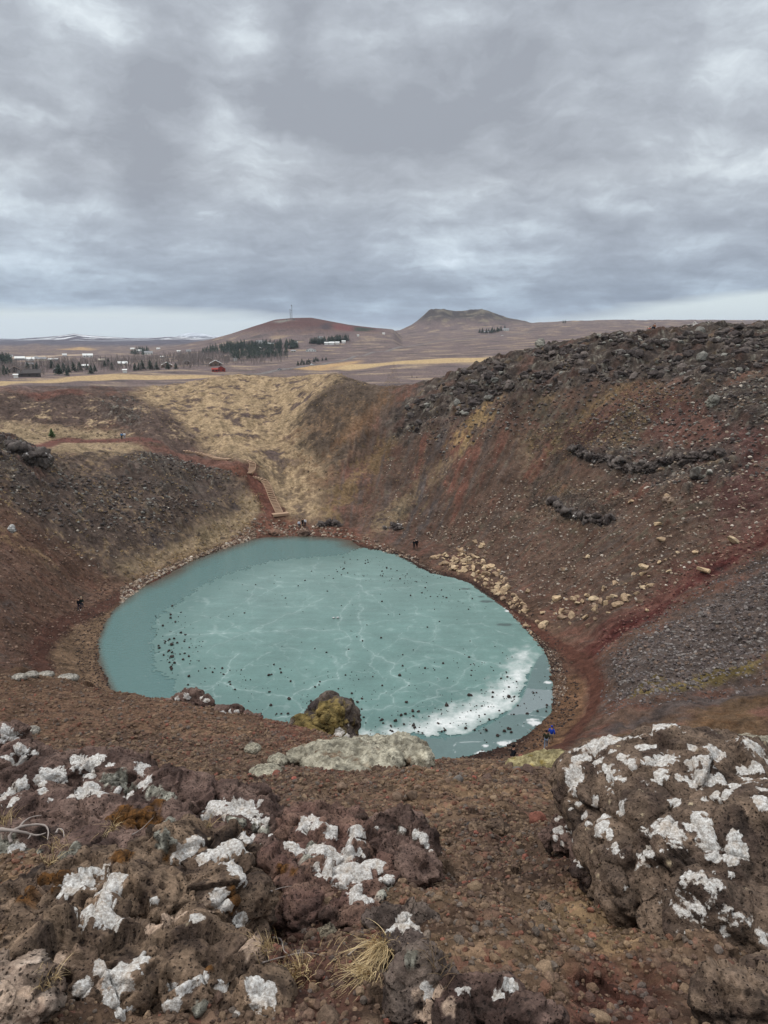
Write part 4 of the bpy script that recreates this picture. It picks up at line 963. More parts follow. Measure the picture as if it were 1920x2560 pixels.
# left outcrop, from the back ridge forward
P1 = lambda L_: cr((0, 1780), 2.963, L_)
lava_rock('lava_rock', [(15,1862,4.7,44,52),(48,1905,4.5,58,52),(85,1935,4.4,40,34),(5,1960,4.4,80,80)], .008, .42, MV,
          lichen=P1([(60,140,40),(110,170,34),(40,180,30),(150,220,26),(110,300,72),(160,370,66),(200,430,50),(60,320,46),(270,340,38),(350,380,24)]), grey=P1([(270,410,50)]), label='jagged lava pinnacle with white lichen at the left edge of the picture', seed=7)
lava_rock('lava_outcrop', [(30,1992,4.05,110,60),(120,1965,4.15,100,66),(215,1938,4.25,84,58),(300,1950,4.20,95,64),(366,1922,4.25,18,38),(362,1950,4.20,36,48),(430,1985,4.05,90,58),(480,2020,3.95,70,60),(150,2060,3.75,200,62),(330,2060,3.70,140,62),(430,2090,3.60,70,60),(60,2120,3.45,130,40),(300,2130,3.35,150,40)], .0085, .85, MV,
          lichen=P1([(60,580,60),(90,640,50),(20,620,50),(170,520,48),(300,480,30),(360,440,50),(440,430,54),(470,490,36),(330,510,30),(320,570,28),(380,640,36),(590,350,50),(650,400,62),(690,440,46),(630,450,40),(570,390,36),(820,380,30),(1070,400,46),(1075,500,50),(1080,530,40),(1040,440,26),(560,600,50),(620,590,62),(700,575,62),(760,590,44),(650,510,52),(900,570,30),(960,600,30),(110,1000,40),(690,1000,20)]),
          moss=P1([(930,770,110),(1000,800,110),(1130,760,120),(1180,820,90),(850,760,60),(1130,670,60),(700,1020,80),(960,1080,130),(900,1060,100),(1040,1040,90)]), grey=P1([(900,490,120),(980,530,80),(820,480,80),(1150,580,70),(1230,620,60),(1290,820,70),(1300,930,90),(1210,920,80),(200,1090,110),(40,960,90),(540,1000,70),(450,1050,50)]),
          label='long mauve lava ridge with white lichen, orange moss and grey lichen at left', cat='outcrop', seed=8, amp=.9)
lava_rock('lava_rock', [(500,1995,4.05,50,42),(560,2016,4.00,80,52),(640,2016,4.00,46,46),(652,1996,4.00,26,26),(600,2060,3.85,110,60),(690,2060,3.85,44,34),(590,2085,3.70,100,50),(700,2095,3.65,70,40),(560,2140,3.45,80,40),(660,2150,3.35,90,50)], .008, .55, MV,
          lichen=P1([(1420,640,40),(1480,650,60),(1560,640,60),(1620,670,56),(1480,800,36),(1600,740,50),(1540,700,40)])+cr((500, 1980), 2.765, [(40,60,60),(110,80,50),(180,130,50),(250,110,60),(330,95,66),(350,130,50),(400,180,46),(440,190,30),(405,60,22),(590,225,36),(620,235,30),(350,300,40),(505,290,16)]),
          moss=cr((500, 1980), 2.765, [(130,260,110),(230,270,90),(460,480,110),(540,450,90),(480,560,100),(580,370,40)]), grey=cr((500, 1980), 2.765, [(280,180,60),(380,230,60),(450,250,50),(400,410,50),(200,160,50)]),
          label='white crusted lava rock with orange brown moss below it, left of centre', seed=9)
lava_rock('lava_rock', [(770,2046,3.72,46,28),(740,2080,3.62,60,40),(805,2062,3.67,64,38),(885,2054,3.67,30,32),(830,2110,3.42,105,62),(700,2200,3.02,70,60),(760,2290,2.67,80,50),(880,2290,2.62,80,50),(790,2165,3.22,80,50),(890,2160,3.27,70,40),(950,2185,3.12,40,30),(780,2230,2.92,100,52),(870,2230,2.92,80,50),(980,2230,2.87,40,40),(720,2180,3.12,50,50)], .0075, .55, (C(102, 77, 69), C(124, 98, 84), C(74, 56, 50)),
          lichen=cr((500, 1980), 2.765, [(700,210,46),(760,190,50),(800,205,46),(900,250,46),(950,275,50),(1060,230,46),(1095,255,60),(1120,280,30),(650,330,46),(680,380,46),(760,390,46),(850,370,60),(900,400,80),(950,430,80),(1000,380,70),(1020,320,40),(890,490,80),(960,540,80),(1040,500,80),(1120,490,80),(1180,480,70),(1230,490,40),(980,590,50),(1100,690,50),(1160,720,50),(1060,670,36),(1280,570,40),(1320,600,30)]),
          grey=cr((500, 1980), 2.765, [(740,430,46),(760,360,40),(1300,690,56),(1250,700,36)]), moss=cr((500, 1980), 2.765, [(560,520,70),(640,540,60)]),
          label='pinkish lava rock under a thick white lichen crust beside the gravel, centre left', seed=10)
lava_rock('lava_rock', [(955,2070,3.58,44,36),(1010,2074,3.48,66,42),(960,2120,3.38,60,60),(1050,2120,3.33,40,46),(1000,2140,3.28,60,50),(1045,2180,3.08,46,46)], .007, .4, MV,
          lichen=cr((500, 1980), 2.765, [(1230,235,24),(1480,285,24),(1540,310,26),(1420,240,22),(1570,360,16),(1590,390,14)]), grey=cr((500, 1980), 2.765, [(1400,230,40),(1480,300,26),(1260,215,26)]), label='dark lava rock with a thin white lichen rim at the edge of the gravel', seed=11)
lava_rock('lava_rock', [(990,2320,2.44,60,46),(1040,2300,2.44,40,36),(1010,2400,2.14,80,70),(1060,2490,1.84,90,90)], .006, .38, (C(88, 76, 70), C(112, 98, 88), C(70, 56, 52)),
          lichen=cr((500, 1980), 2.765, [(1400,870,50),(1385,920,36),(1480,890,50),(1500,920,40),(1320,920,34),(1560,1340,40),(1590,1400,40)]), pale=cr((500, 1980), 2.765, [(1580,1400,90),(1560,1500,70),(1600,1560,70)]), grey=cr((500, 1980), 2.765, [(1450,1150,60),(1400,1260,60)]),
          label='dark lava rock with white lichen patches beside the dry grass tufts', seed=12)
CB = cr((0, 1700), 1.728, [(790,750,40),(870,755,36),(860,690,30),(960,720,46),(1010,740,60),(1040,790,60),(1000,715,40),(1070,830,40),(350,850,60),(420,820,50),(460,870,50),(300,880,36),(460,940,70),(430,990,50),(370,1030,26),(390,1000,36),(960,950,36),(975,970,26),(860,1020,32),(1050,1035,34),(540,1220,70),(580,1210,46),(520,1260,40),(440,1240,30),(790,1310,32),(735,1335,24),(370,1320,36),(340,1340,24),(480,1380,34),(750,1430,42),(1110,1320,36),(1130,1370,40),(1160,1340,26),(880,1280,30),(955,1320,26),(840,1080,22),(500,1450,50),(1000,1460,40),(680,950,18),(1080,670,28),(240,1470,40),(320,1470,26),(175,1150,20)])
lava_rock('lava_rock', [(455,2175,2.95,160,90),(560,2155,3.0,80,80),(590,2118,3.0,38,32),(300,2320,2.35,230,140,180),(540,2330,2.45,120,180,140),(190,2450,1.95,260,120,160),(470,2480,2.0,190,130,150),(600,2530,1.9,90,60),(110,2250,2.65,140,60),(240,2210,2.8,90,50)], .0055, .85, OC,
          lichen=CB, moss=cr((0, 1700), 1.728, [(180,850,70),(250,830,60),(540,740,60),(1020,930,60),(900,1230,40),(720,765,26),(130,930,40)]), grey=cr((0, 1700), 1.728, [(700,700,60),(880,1400,46)]), pale=cr((0, 1700), 1.728, [(500,1240,90),(250,1190,60),(1080,1100,70),(700,1020,90),(920,970,40)]),
          label='largest near lava rock, ochre and pitted with dark holes and lichen patches', seed=13, pitty=1.7, dots=.06, amp=1.3)
lava_rock('lava_rock', [(20,2460,1.72,90,56),(60,2500,1.65,80,50),(-20,2530,1.6,90,60)], .005, .2, (C(150, 130, 114), C(186, 168, 152), C(120, 100, 86)), pale=[(30,2480,80),(80,2500,40)], label='pale pinkish lichen covered slab in the bottom left corner', seed=14, pitty=.4)
lava_rock('lava_rock', [(1180,2530,1.74,120,62),(1300,2550,1.68,100,50),(1090,2510,1.83,50,44),(1240,2490,1.83,70,30)], .005, .3, MV, lichen=cr((960, 1700), 1.728, [(660,1275,30),(630,1280,24),(360,1315,26),(320,1325,22),(560,1310,26),(500,1360,20),(230,1270,24)]), pale=cr((960, 1700), 1.728, [(200,1350,50),(180,1440,50),(260,1400,40)]), label='low mauve lava rock with small lichen spots at the bottom middle', seed=15)
# stones that can be told apart
def stone(px, py, t, rx, ry, look, label, seed, nm='stone', voxel=None, **k):
    s = t/F; return lava_rock(nm, [(px, py, t, rx, ry, (rx+ry)/2), (px+rx*.25, py+ry*.15, t, rx*.75, ry*.8)], voxel or max(rx, ry)*s/22, 2*max(rx, ry)*s*.8, look, dark=.2, label=label, cat='stone' if nm == 'stone' else 'boulder', seed=seed, **k)
stone(1232, 2080, 4.0, 50, 34, OC, 'round brown boulder alone on the gravel slope right of centre', 20, 'boulder', pitty=.5)
stone(1178, 2064, 4.1, 11, 9, (C(78,74,74),)*3, 'small dark grey stone left of the round brown boulder', 21, pitty=.2)
stone(1500, 2222, 2.95, 18, 16, (C(104,92,86),)*3, 'grey brown stone wedged under the big boulder', 22, pitty=.2)
stone(1507, 2270, 2.72, 10, 9, (C(150,84,72), C(164,96,82), C(130,70,60)), 'small brick red stone on pale gravel beside the big boulder', 23, pitty=.2)
stone(1745, 2436, 2.18, 18, 15, (C(140,82,74), C(158,98,88), C(110,64,58)), 'brick red stone under the lower corner of the big boulder', 24, pitty=.2)
stone(820, 2352, 2.5, 28, 36, (C(112,102,88), C(128,118,100), C(92,82,70)), 'olive grey pitted stone standing beside the dry grass', 25)
stone(715, 2468, 2.15, 24, 16, (C(104,88,80), C(116,98,90), C(88,72,66)), 'brown stone below the smaller grass tuft', 26)
stone(100, 2440, 1.72, 22, 18, (C(146,84,70), C(160,98,80), C(120,66,56)), 'rust red stone lying on the near lava rock at left', 27, pitty=.2)
stone(1480, 2395, 2.3, 20, 22, (C(140,118,96), C(150,128,104), C(120,98,80)), 'tan stone poking out of the gravel near the bottom', 28, pitty=.3)
stone(1550, 2415, 2.22, 16, 16, (C(98,92,88),)*3, 'rounded grey stone in the gravel near the bottom', 29, pitty=.2)
stone(1362, 2268, 2.75, 14, 12, (C(112,98,86),)*3, 'squarish brown stone in the middle of the gravel', 30, pitty=.2)
stone(1686, 2442, 2.13, 9, 8, (C(150,132,112),)*3, 'small pale tan stone on the dark red soil', 31, pitty=.2)
# the lip: mossy boulder, lichened knobs
MOSS = (C(92, 74, 44), C(118, 94, 58), C(74, 56, 36))
lava_rock('mossy_boulder', [(826,1806,13.5,58,58,60),(864,1806,13.5,30,56,50),(838,1776,13.5,34,30,40),(850,1850,13.3,48,40,50),(768,1832,13.3,50,34,50),(826,1770,13.6,28,28,36),(735,1848,13.2,36,24,36)], .028, .85, (C(80,70,64), C(102,90,80), C(60,52,50)),
          moss=[(825,1765,80),(800,1800,84),(775,1830,80),(815,1840,60),(750,1846,60),(820,1870,40),(840,1780,44),(730,1850,44)], lichen=[(850,1826,10),(870,1840,8),(858,1852,8),(840,1842,7),(876,1812,6)], label='tall mossy boulder standing on the lip above the lake', cat='boulder', mat=FAR_ROCK, seed=41, pitty=.6, amp=1.2, blocky=1.2, facet=.25, mosscol=(C(86, 74, 44), C(140, 120, 74)))
lava_rock('lava_rock', [(440,1752,16.5,28,16),(478,1750,16.4,40,24),(512,1762,16.2,20,20)], .03, .6, MV, auto=.75, amp=1.4, lichen=[(515,1745,9),(500,1738,8),(470,1735,8),(440,1742,8)], label='grey speckled crag on the lip at the left side of the lake', mat=FAR_ROCK, seed=42)
lava_rock('lava_rock', [(562,1785,15.4,26,14),(592,1782,15.3,14,18),(635,1790,15.0,28,10)], .025, .4, MV, lichen=[(556,1790,10),(595,1775,7),(602,1790,6),(570,1782,8)], label='small crag with white spots on the lip left of the mossy boulder', mat=FAR_ROCK, seed=43)
lava_rock('lava_rock', [(512,1832,12.8,24,26),(530,1848,12.4,20,18)], .018, .35, (C(110,106,98), C(134,132,122), C(92,84,78)), grey=[(505,1825,22),(520,1840,18)], label='grey mossy rock alone on the upper gravel slope', mat=FAR_ROCK, seed=44)
def cushion(blobs, colr, label, seed, size, voxel):
    bb = []
    for px, py, t, rx, ry in blobs:                 # each pad rests on the ground below it
        p = hit(px, py+ry*.55, 5); bb.append((px, py, p[1]*CP-(p[2]-HC)*SP, rx, ry, rx*1.1))
    if seed != 51: tm = sum(b[2] for b in bb)/len(bb); bb = [(b[0], b[1], tm)+b[3:] for b in bb]
    blobs = bb
    V, Q = blob_mesh(blobs, voxel); Nn = normals(V, Q); c0 = V.mean(0); P = (V-c0)/size
    a = fbm3(P*5, 4, seed); b = fbm3(P*18, 3, seed+1); c = fbm3(P*45, 3, seed+2)
    V = V+Nn*(size*(.05*a+.035*(1-2*np.abs(b))+.014*c))[:, None]
    cl = colr[0]+(colr[1]-colr[0])*sstep(-.35, .4, b+.5*c)[:, None]; cl = cl+(colr[2]-cl)*sstep(.35, .6, fbm3(P*7, 3, seed+4))[:, None]*.7
    o = link('moss_cushion', mesh_np('moss_cushion', V-c0, Q, {'col': cl}), FAR_ROCK); o.location = c0
    tag(o, label, 'moss', 'moss cushions on the lip'); return o
GM = (C(126,119,103), C(178,170,150), C(110,84,62)); YM = (C(124,112,80), C(164,151,112), C(140,120,60)); WM = (C(120,114,104), C(176,168,156), C(96,82,72))
cushion([(752,1894,10.5,34,13),(800,1890,10.5,54,20),(855,1884,10.8,62,25),(930,1884,11.9,74,26),(880,1905,11.7,120,22),(1010,1885,11.7,58,38),(1048,1902,11.5,34,26)], GM, 'long grey green moss mound on the lip right below the mossy boulder', 51, 1.4, .03)
cushion([(632,1872,12.9,20,12)], GM, 'smallest round moss cushion left of the long moss mound', 52, .3, .012)
cushion([(694,1902,11.5,25,15)], GM, 'round moss cushion just left of the long moss mound', 53, .3, .012)
cushion([(664,1932,10.6,40,14)], GM, 'drooping moss cushion lowest on the gravel slope', 54, .4, .013)
cushion([(1300,1916,10.3,34,13),(1335,1908,10.4,40,13),(1368,1900,10.5,40,13),(1400,1894,10.7,36,11)], YM, 'yellow green moss mound on the lip left of the big boulder', 55, .7, .02)
cushion([(1830,1888,9.5,34,18),(1885,1876,9.6,62,30),(1940,1880,9.6,54,30)], GM, 'pale moss mound behind the big boulder at the right edge', 56, .8, .02)
for (px, py, rx, ry), lb in zip([(48,1693,17,8),(78,1688,16,9),(114,1687,19,8),(168,1696,25,10)], ('leftmost', 'second from left', 'third from left', 'rightmost')):
    cushion([(px, py, 17, rx, ry), (px+rx*.5, py, 17, rx*.6, ry)], WM, f'{lb} of four whitish moss cushions on the left lip', 60+px, .4, .018)
cushion([(78,1828,12.3,20,11)], WM, 'grey moss cushion alone on the gravel above the left pinnacle', 58, .3, .012)
# ================================================================ loose stones
RS = np.random.default_rng(77)
def place_on(x, y, sink=0.0): return np.stack([x, y, sample(Z, x, y)-sink], -1)
def polar_pts(n, d0, d1, amax=.85):
    d = np.sqrt(RS.uniform(d0*d0, d1*d1, n)); a = RS.uniform(-amax, amax, n); return np.sin(a)*d, np.cos(a)*d
def colmix(n, cols, wts):
    c = np.array(cols)[RS.choice(len(cols), n, p=np.array(wts)/sum(wts))]; return (c*RS.uniform(.72, 1.25, (n, 1))).astype(np.float32)
SCO = [C(104,86,72), C(122,102,82), C(84,68,60), C(112,72,60), C(96,90,84), C(134,80,68)]; SW = [5, 4.5, 4.5, 1.3, 2, .25]
tA = [lump(2, 100+i, .35, (1, RS.uniform(.7, 1), RS.uniform(.55, .85)), 4, .7) for i in range(8)]
tB = [lump(1, 120+i, .35, (1, RS.uniform(.7, 1), RS.uniform(.55, .85))) for i in range(8)]
parts = []
for n, d0, d1, lo, hi, tm in ((15000, 1.25, 3.4, .004, .010, tA), (7500, 1.25, 4.2, .009, .021, tA), (12500, 3.0, 6.5, .009, .026, tB), (16500, 5, 10, .014, .034, tB), (19000, 8, 19, .02, .055, tB)):
    x, y = polar_pts(n, d0, d1); sz = (lo+(hi-lo)*RS.random(n)**2.2).astype(np.float32)
    c = colmix(n, SCO, SW); g = sample(GC[..., 0], x, y)[:, None]; g3 = np.stack([sample(GC[..., k], x, y) for k in range(3)], -1)
    c = c*.6+g3.astype(np.float32)*.45
    parts.append((scatter(tm, place_on(x, y, 0)+np.array([0, 0, 1])*(sz*.25)[:, None], sz, c, 200+n)))
off = 0; VV, TT, CC_ = [], [], []
for v, t, c in parts: VV.append(v); TT.append(t+off); CC_.append(c); off += len(v)
tag(link('scoria_gravel', mesh_np('scoria_gravel', np.concatenate(VV), np.concatenate(TT), {'col': np.concatenate(CC_)}, smooth=False), LOOSE), kind='stuff')
# bigger loose stones one could pick up
stone_me = []
for i in range(14):
    v, t = lump(3, 300+i, .4, (1, RS.uniform(.7, 1), RS.uniform(.6, .9)), 6, .74)
    v = v*(1+.06*fbm3(v*5, 3, i))[:, None]
    cb = colmix(1, SCO, SW)[0]; m_ = mesh_np('scoria_stone', v, t, {'col': np.clip(cb*(1+.25*fbm3(v*3, 3, i+40))[:, None], .01, .9)}); m_.materials.append(LOOSE); stone_me.append(m_)
n = 150; x, y = polar_pts(n, 1.4, 7.0, .55); sz = .014+.026*RS.random(n)**2
for i in range(n):
    px, py = to_px(x[i], y[i], ground(x[i], y[i]))
    s_ = sz[i]*(1+.14*math.hypot(x[i], y[i]))
    o = link('scoria_stone', stone_me[i % 14]); o.location = (x[i], y[i], ground(x[i], y[i])+s_*.2); o.scale = (s_,)*3; o.rotation_euler = (RS.normal(0, .4), RS.normal(0, .4), RS.uniform(0, 6))
    tag(o, 'loose rough scoria stone lying on the near gravel slope', 'stone', 'loose scoria stones on the near slope')

# tan boulders above the right shore
tb = []
for i in range(16):
    v, t = lump(3, 400+i, .16, (1, RS.uniform(.55, .85), RS.uniform(.4, .7)), 11, .62)
    cb = (C(184, 158, 126), C(170, 144, 116), C(160, 136, 110), C(194, 170, 138), C(150, 126, 104))[i % 5]
    m_ = mesh_np('tan_boulder', v, t, {'col': np.clip(cb*(1+.3*fbm3(v*2, 4, i+9))[:, None], .01, .9)}, smooth=False); m_.materials.append(FAR_ROCK); tb.append(m_)
def in_field(pts, n, seed, power=1.0):
    """random places inside a ground polygon"""
    P_ = hits(pts, 25); a = np.array(P_); r = np.random.default_rng(seed); out = []
    while len(out) < n:
        x = r.uniform(a[:, 0].min(), a[:, 0].max(), 400); y = r.uniform(a[:, 1].min(), a[:, 1].max(), 400)
        k = poly_sd(x, y, P_) < 0; out += list(zip(x[k], y[k]))
    return out[:n]
field = in_field([(1075,1395),(1200,1340),(1260,1440),(1330,1520),(1370,1570),(1330,1590),(1270,1510),(1200,1460),(1120,1425)], 120, 1)+in_field([(1110,1385),(1180,1370),(1250,1440),(1310,1510),(1340,1565),(1290,1530),(1230,1480),(1160,1438),(1110,1410)], 110, 3)+in_field([(1330,1560),(1380,1480),(1480,1480),(1560,1440),(1700,1360),(1760,1380),(1600,1500),(1480,1570),(1420,1590)], 60, 2)
big_tan = [(1392,1500,21),(1432,1500,18),(1428,1541,20),(1485,1500,17),(1488,1522,15),(1464,1545,14),(1455,1505,11),(1520,1498,11),(1534,1492,10),(1602,1505,11),(1618,1528,9),(1626,1466,11),(1650,1350,15),(1832,1355,22),(1775,1380,13),(1762,1430,20),(1645,1312,14),(1578,1256,13),(1245,1440,14),(1270,1470,14),(1262,1450,12),(1215,1420,12),(1320,1480,13),(1670,1245,12),(1470,1395,10),(1410,1425,12)]
def put_tan(x, y, r, k):
    o = link('tan_boulder', tb[k % 16]); o.location = (x, y, ground(x, y)+r*.18); o.scale = (r, r, r); o.rotation_euler = (RS.normal(0, .3), RS.normal(0, .3), RS.uniform(0, 6.28))
    tag(o, 'angular tan boulder strewn on the brown scree above the right shore', 'boulder', 'tan boulders above the right shore')
for k, (x, y) in enumerate(field): put_tan(x, y, .26+.62*RS.random()**1.9, k)
for k, (px, py, r) in enumerate(big_tan):
    p = hit(px, py, 25); put_tan(p[0], p[1], r*np.hypot(p[0], p[1])/F, k)
# small rubble: pale chips on the walls, crag rubble, shore pebbles
tC = [lump(1, 500+i, .3, (1, RS.uniform(.6, .9), RS.uniform(.4, .7)), 5, .65) for i in range(10)]
pos, size, cc = [], [], []
def rubble(pts, n, lo, hi, cols, wts, seed, pw=2.5, cond=None):
    f = np.array(in_field(pts, n, seed))
    if cond is not None: f = f[cond(f[:, 0], f[:, 1])]; n = len(f)
    s_ = lo+(hi-lo)*RS.random(n)**pw
    pos.append(place_on(f[:, 0], f[:, 1], -s_*.15)); size.append(s_); cc.append(colmix(n, cols, wts))
PALE = [C(150,132,114), C(172,160,146), C(124,104,88), C(100,84,74)]; CRAG = [C(86,78,74), C(120,116,108), C(68,60,57), C(98,88,82)]
rubble([(1060,1330),(1300,1200),(1560,1180),(1920,1180),(1920,1320),(1600,1520),(1400,1560),(1250,1440)], 5200, .05, .34, PALE, [3, 2, 4, 4], 11)
rubble([(960,1080),(1300,1000),(1500,1100),(1250,1300),(1080,1370),(960,1330)], 1800, .05, .28, PALE, [2, 2, 3, 4], 12)
rubble([(1560,1000),(1920,900),(1920,1200),(1650,1220),(1450,1160)], 2600, .07, .5, PALE+CRAG, [1, 2, 2, 2, 3, 3, 2, 2], 13)
CRN = [(990,1046),(1050,1002),(1105,964),(1165,934),(1235,908),(1335,880),(1500,850),(1640,837),(1760,830),(1915,832),(1915,930),(1830,935),(1780,985),(1640,945),(1480,955),(1400,985),(1250,990),(1160,1040),(1030,1085)]
crag_keep = lambda x, y: fbm2(x/9, y/6, 3, 402)+.5*fbm2(x/2.5, y/2.5, 2, 403) > -.02
rubble(CRN, 5200, .10, .75, CRAG, [4, 2, 4, 4], 14, 3.2, crag_keep)
rubble([(1000,1060),(1250,980),(1640,940),(1780,985),(1915,940),(1915,1020),(1700,1060),(1400,1060),(1100,1140)], 1500, .08, .6, CRAG+[C(104,84,76)], [4, 2, 3, 4, 4], 29, 3.0)
rubble(CRN, 1300, .35, 1.7, CRAG+[C(64,56,53)], [4, 2, 4, 4, 4], 26, 2.6, crag_keep)
rubble([(1530,1650),(1600,1600),(1920,1430),(1920,1640),(1700,1730),(1560,1760)], 3000, .05, .34, [C(100,91,87), C(126,118,112), C(84,74,71), C(112,94,82)], [4, 3, 3, 2], 15, 2.6)
rubble([(1490,1640),(1600,1560),(1930,1370),(1930,1700),(1700,1770),(1520,1800)], 2600, .05, .2, [C(104,96,94), C(128,120,116), C(92,82,78)], [4, 3, 3], 25, 1.8)
rubble([(560,1350),(640,1290),(840,1310),(960,1360),(1060,1400),(1000,1395),(850,1340),(660,1338)], 900, .08, .5, PALE, [3, 2, 4, 3], 16)
rubble([(300,1470),(460,1400),(640,1325),(640,1345),(500,1392),(380,1452),(300,1510)], 1500, .08, .42, PALE, [4, 2, 4, 3], 17)
rubble([(960,1360),(1080,1420),(1270,1520),(1400,1640),(1420,1720),(1390,1780),(1370,1640),(1250,1510),(1080,1430)], 1500, .05, .2, PALE, [1, 1, 3, 4], 18)
rubble([(-20,1180),(200,1200),(500,1260),(330,1440),(100,1360),(-20,1300)], 700, .06, .3, PALE+CRAG, [2, 2, 2, 2, 1, 1, 1, 1], 19)
rubble([(300,1140),(480,1150),(600,1190),(520,1200),(380,1180)], 500, .1, .5, CRAG, [2, 4, 2, 2], 20)
rubble([(-20,1130),(290,1190),(560,1250),(440,1340),(100,1300),(-20,1240)], 1500, .08, .55, CRAG, [3, 2, 4, 3], 27, 2.6)
rubble([(1930,1300),(1750,1400),(1500,1590),(1480,1650),(1620,1570),(1930,1380)], 900, .04, .3, [C(112,74,66), C(140,112,96), C(92,58,54)], [3, 2, 3], 28, 2.6)
rubble([(-20,1250),(110,1330),(220,1410),(320,1470),(230,1560),(100,1600),(80,1700),(-20,1710)], 3200, .04, .26, [C(112,90,78), C(84,66,58), C(134,110,94), C(96,72,62)], [4, 4, 2, 3], 30, 3.0)
rubble([(110,1600),(250,1530),(330,1480),(300,1530),(258,1580),(246,1630),(258,1690),(285,1732),(120,1700)], 1500, .03, .16, [C(112,92,78), C(84,68,58), C(132,112,94)], [4, 4, 2], 34, 3.0)
rubble([(-20,1095),(60,1105),(110,1150),(-20,1165)], 300, .15, .7, CRAG, [3, 2, 3, 2], 21)
rubble([(330,985),(250,1000),(300,1060),(380,1060)], 250, .1, .5, CRAG, [1, 5, 1, 2], 22)
pos, size, cc = np.concatenate(pos), np.concatenate(size), np.concatenate(cc)
v, t, c = scatter(tC, pos, size.astype(np.float32), cc, 31, .35)
tag(link('slope_rubble', mesh_np('slope_rubble', v, t, {'col': c}, smooth=False), FAR_ROCK), kind='stuff')
# dark pebbles along the near shores
m_ = (S > -.8) & (S < 2.6) & (DD < 118) & FULL
ii = np.argwhere(m_); pick = ii[RS.choice(len(ii), 7000)]
x = X[pick[:, 0], pick[:, 1]]+RS.normal(0, .1, 7000); y = Y[pick[:, 0], pick[:, 1]]+RS.normal(0, .1, 7000); s_ = (.04+.18*RS.random(7000)**3).astype(np.float32)
v, t, c = scatter(tC, place_on(x, y, -.02), s_, colmix(7000, [C(60,50,46), C(84,66,56), C(48,42,40), C(104,84,70)], [4, 4, 3, 2]), 32, .35)
tag(link('shore_pebbles', mesh_np('shore_pebbles', v, t, {'col': c}, smooth=False), FAR_ROCK), kind='stuff')

# stones thrown out on the ice
st_me = []
DK = NM('dark_stone', .85, .2); DK.base(DK.mix(DK.noise(DK.obj(), 3, 4), tuple(C(38, 34, 32)), tuple(C(70, 58, 52))))
for i in range(8):
    v, t = lump(2, 600+i, .35, (1, RS.uniform(.7, 1), RS.uniform(.6, .9)), 5, .7); m_ = mesh_np('ice_stone', v, t, smooth=False); m_.materials.append(DK.m); st_me.append(m_)
cand = []
def ice_pts(pts, n, seed):
    P_ = k6(pts); a = np.array(P_); r = np.random.default_rng(seed); o = []
    while len(o) < n:
        x = r.uniform(a[:, 0].min(), a[:, 0].max(), 300); y = r.uniform(a[:, 1].min(), a[:, 1].max(), 300); o += list(zip(*[q_[poly_sd(x, y, P_) < 0] for q_ in (x, y)]))
    return o[:n]
cand += [(p, 1.0) for p in ice_pts([(250,300),(330,290),(430,420),(400,540),(300,520),(250,470)], 80, 1)]+[(p, 1.3) for p in ice_pts([(290,400),(330,420),(330,500),(290,490)], 22, 2)]
cand += [(p, .95) for p in ice_pts([(330,520),(560,480),(900,520),(1250,480),(1480,440),(1500,560),(1300,720),(1000,740),(700,700),(400,630)], 250, 3)]
cand += [(p, 1.2) for p in ice_pts([(920,700),(1300,600),(1480,520),(1500,600),(1350,710),(1000,745)], 90, 4)]+[(p, .8) for p in ice_pts([(900,110),(1100,140),(1350,250),(1420,330),(1250,300),(1000,220),(860,180)], 150, 5)]
cand += [(p, .75) for p in ice_pts([(450,200),(900,150),(1250,300),(1450,420),(1300,480),(800,470),(400,380)], 90, 6)]+[(p, 1.0) for p in ice_pts([(1300,730),(1500,620),(1590,520),(1590,650),(1400,770)], 45, 7)]
lst = []
for (x, y), k in cand: lst.append((x, y, k*(.05+.17*RS.random()**3.2)))
lst.sort(key=lambda a: -a[2]/math.hypot(a[0], a[1]))
for i, (x, y, r) in enumerate(lst[:290]):
    o = link('ice_stone', st_me[i % 8]); o.location = (x, y, .04+r*.35); o.scale = (r, r, r); o.rotation_euler = (0, 0, RS.uniform(0, 6.28))
    tag(o, 'dark stone lying on the teal lake ice', 'stone', 'dark stones thrown on the lake ice')
rest = np.array(lst[290:]); v, t = [], []
vv, tt_, c_ = scatter([lump(1, 650+i, .3) for i in range(4)], np.stack([rest[:, 0], rest[:, 1], .04+rest[:, 2]*.3], -1), rest[:, 2].astype(np.float32), np.zeros((len(rest), 3), np.float32)+.04, 41, .3)
tag(link('ice_grit', mesh_np('ice_grit', vv, tt_, smooth=False), DK.m), kind='stuff')
PB = plain('pale_stone', C(190, 190, 186))
for px, lb in ((834, 'left one of two pale stones side by side on the lake ice'), (845, 'right one of two pale stones side by side on the lake ice')):
    v, t = lump(3, px, .3, (1, .7, .7), 5); x, y = on_z(px, 1545, .1)
    o = link('pale_stone', mesh_np('pale_stone', v, t), PB); o.location = (x, y, .14); o.scale = (.22,)*3; tag(o, lb, 'stone')
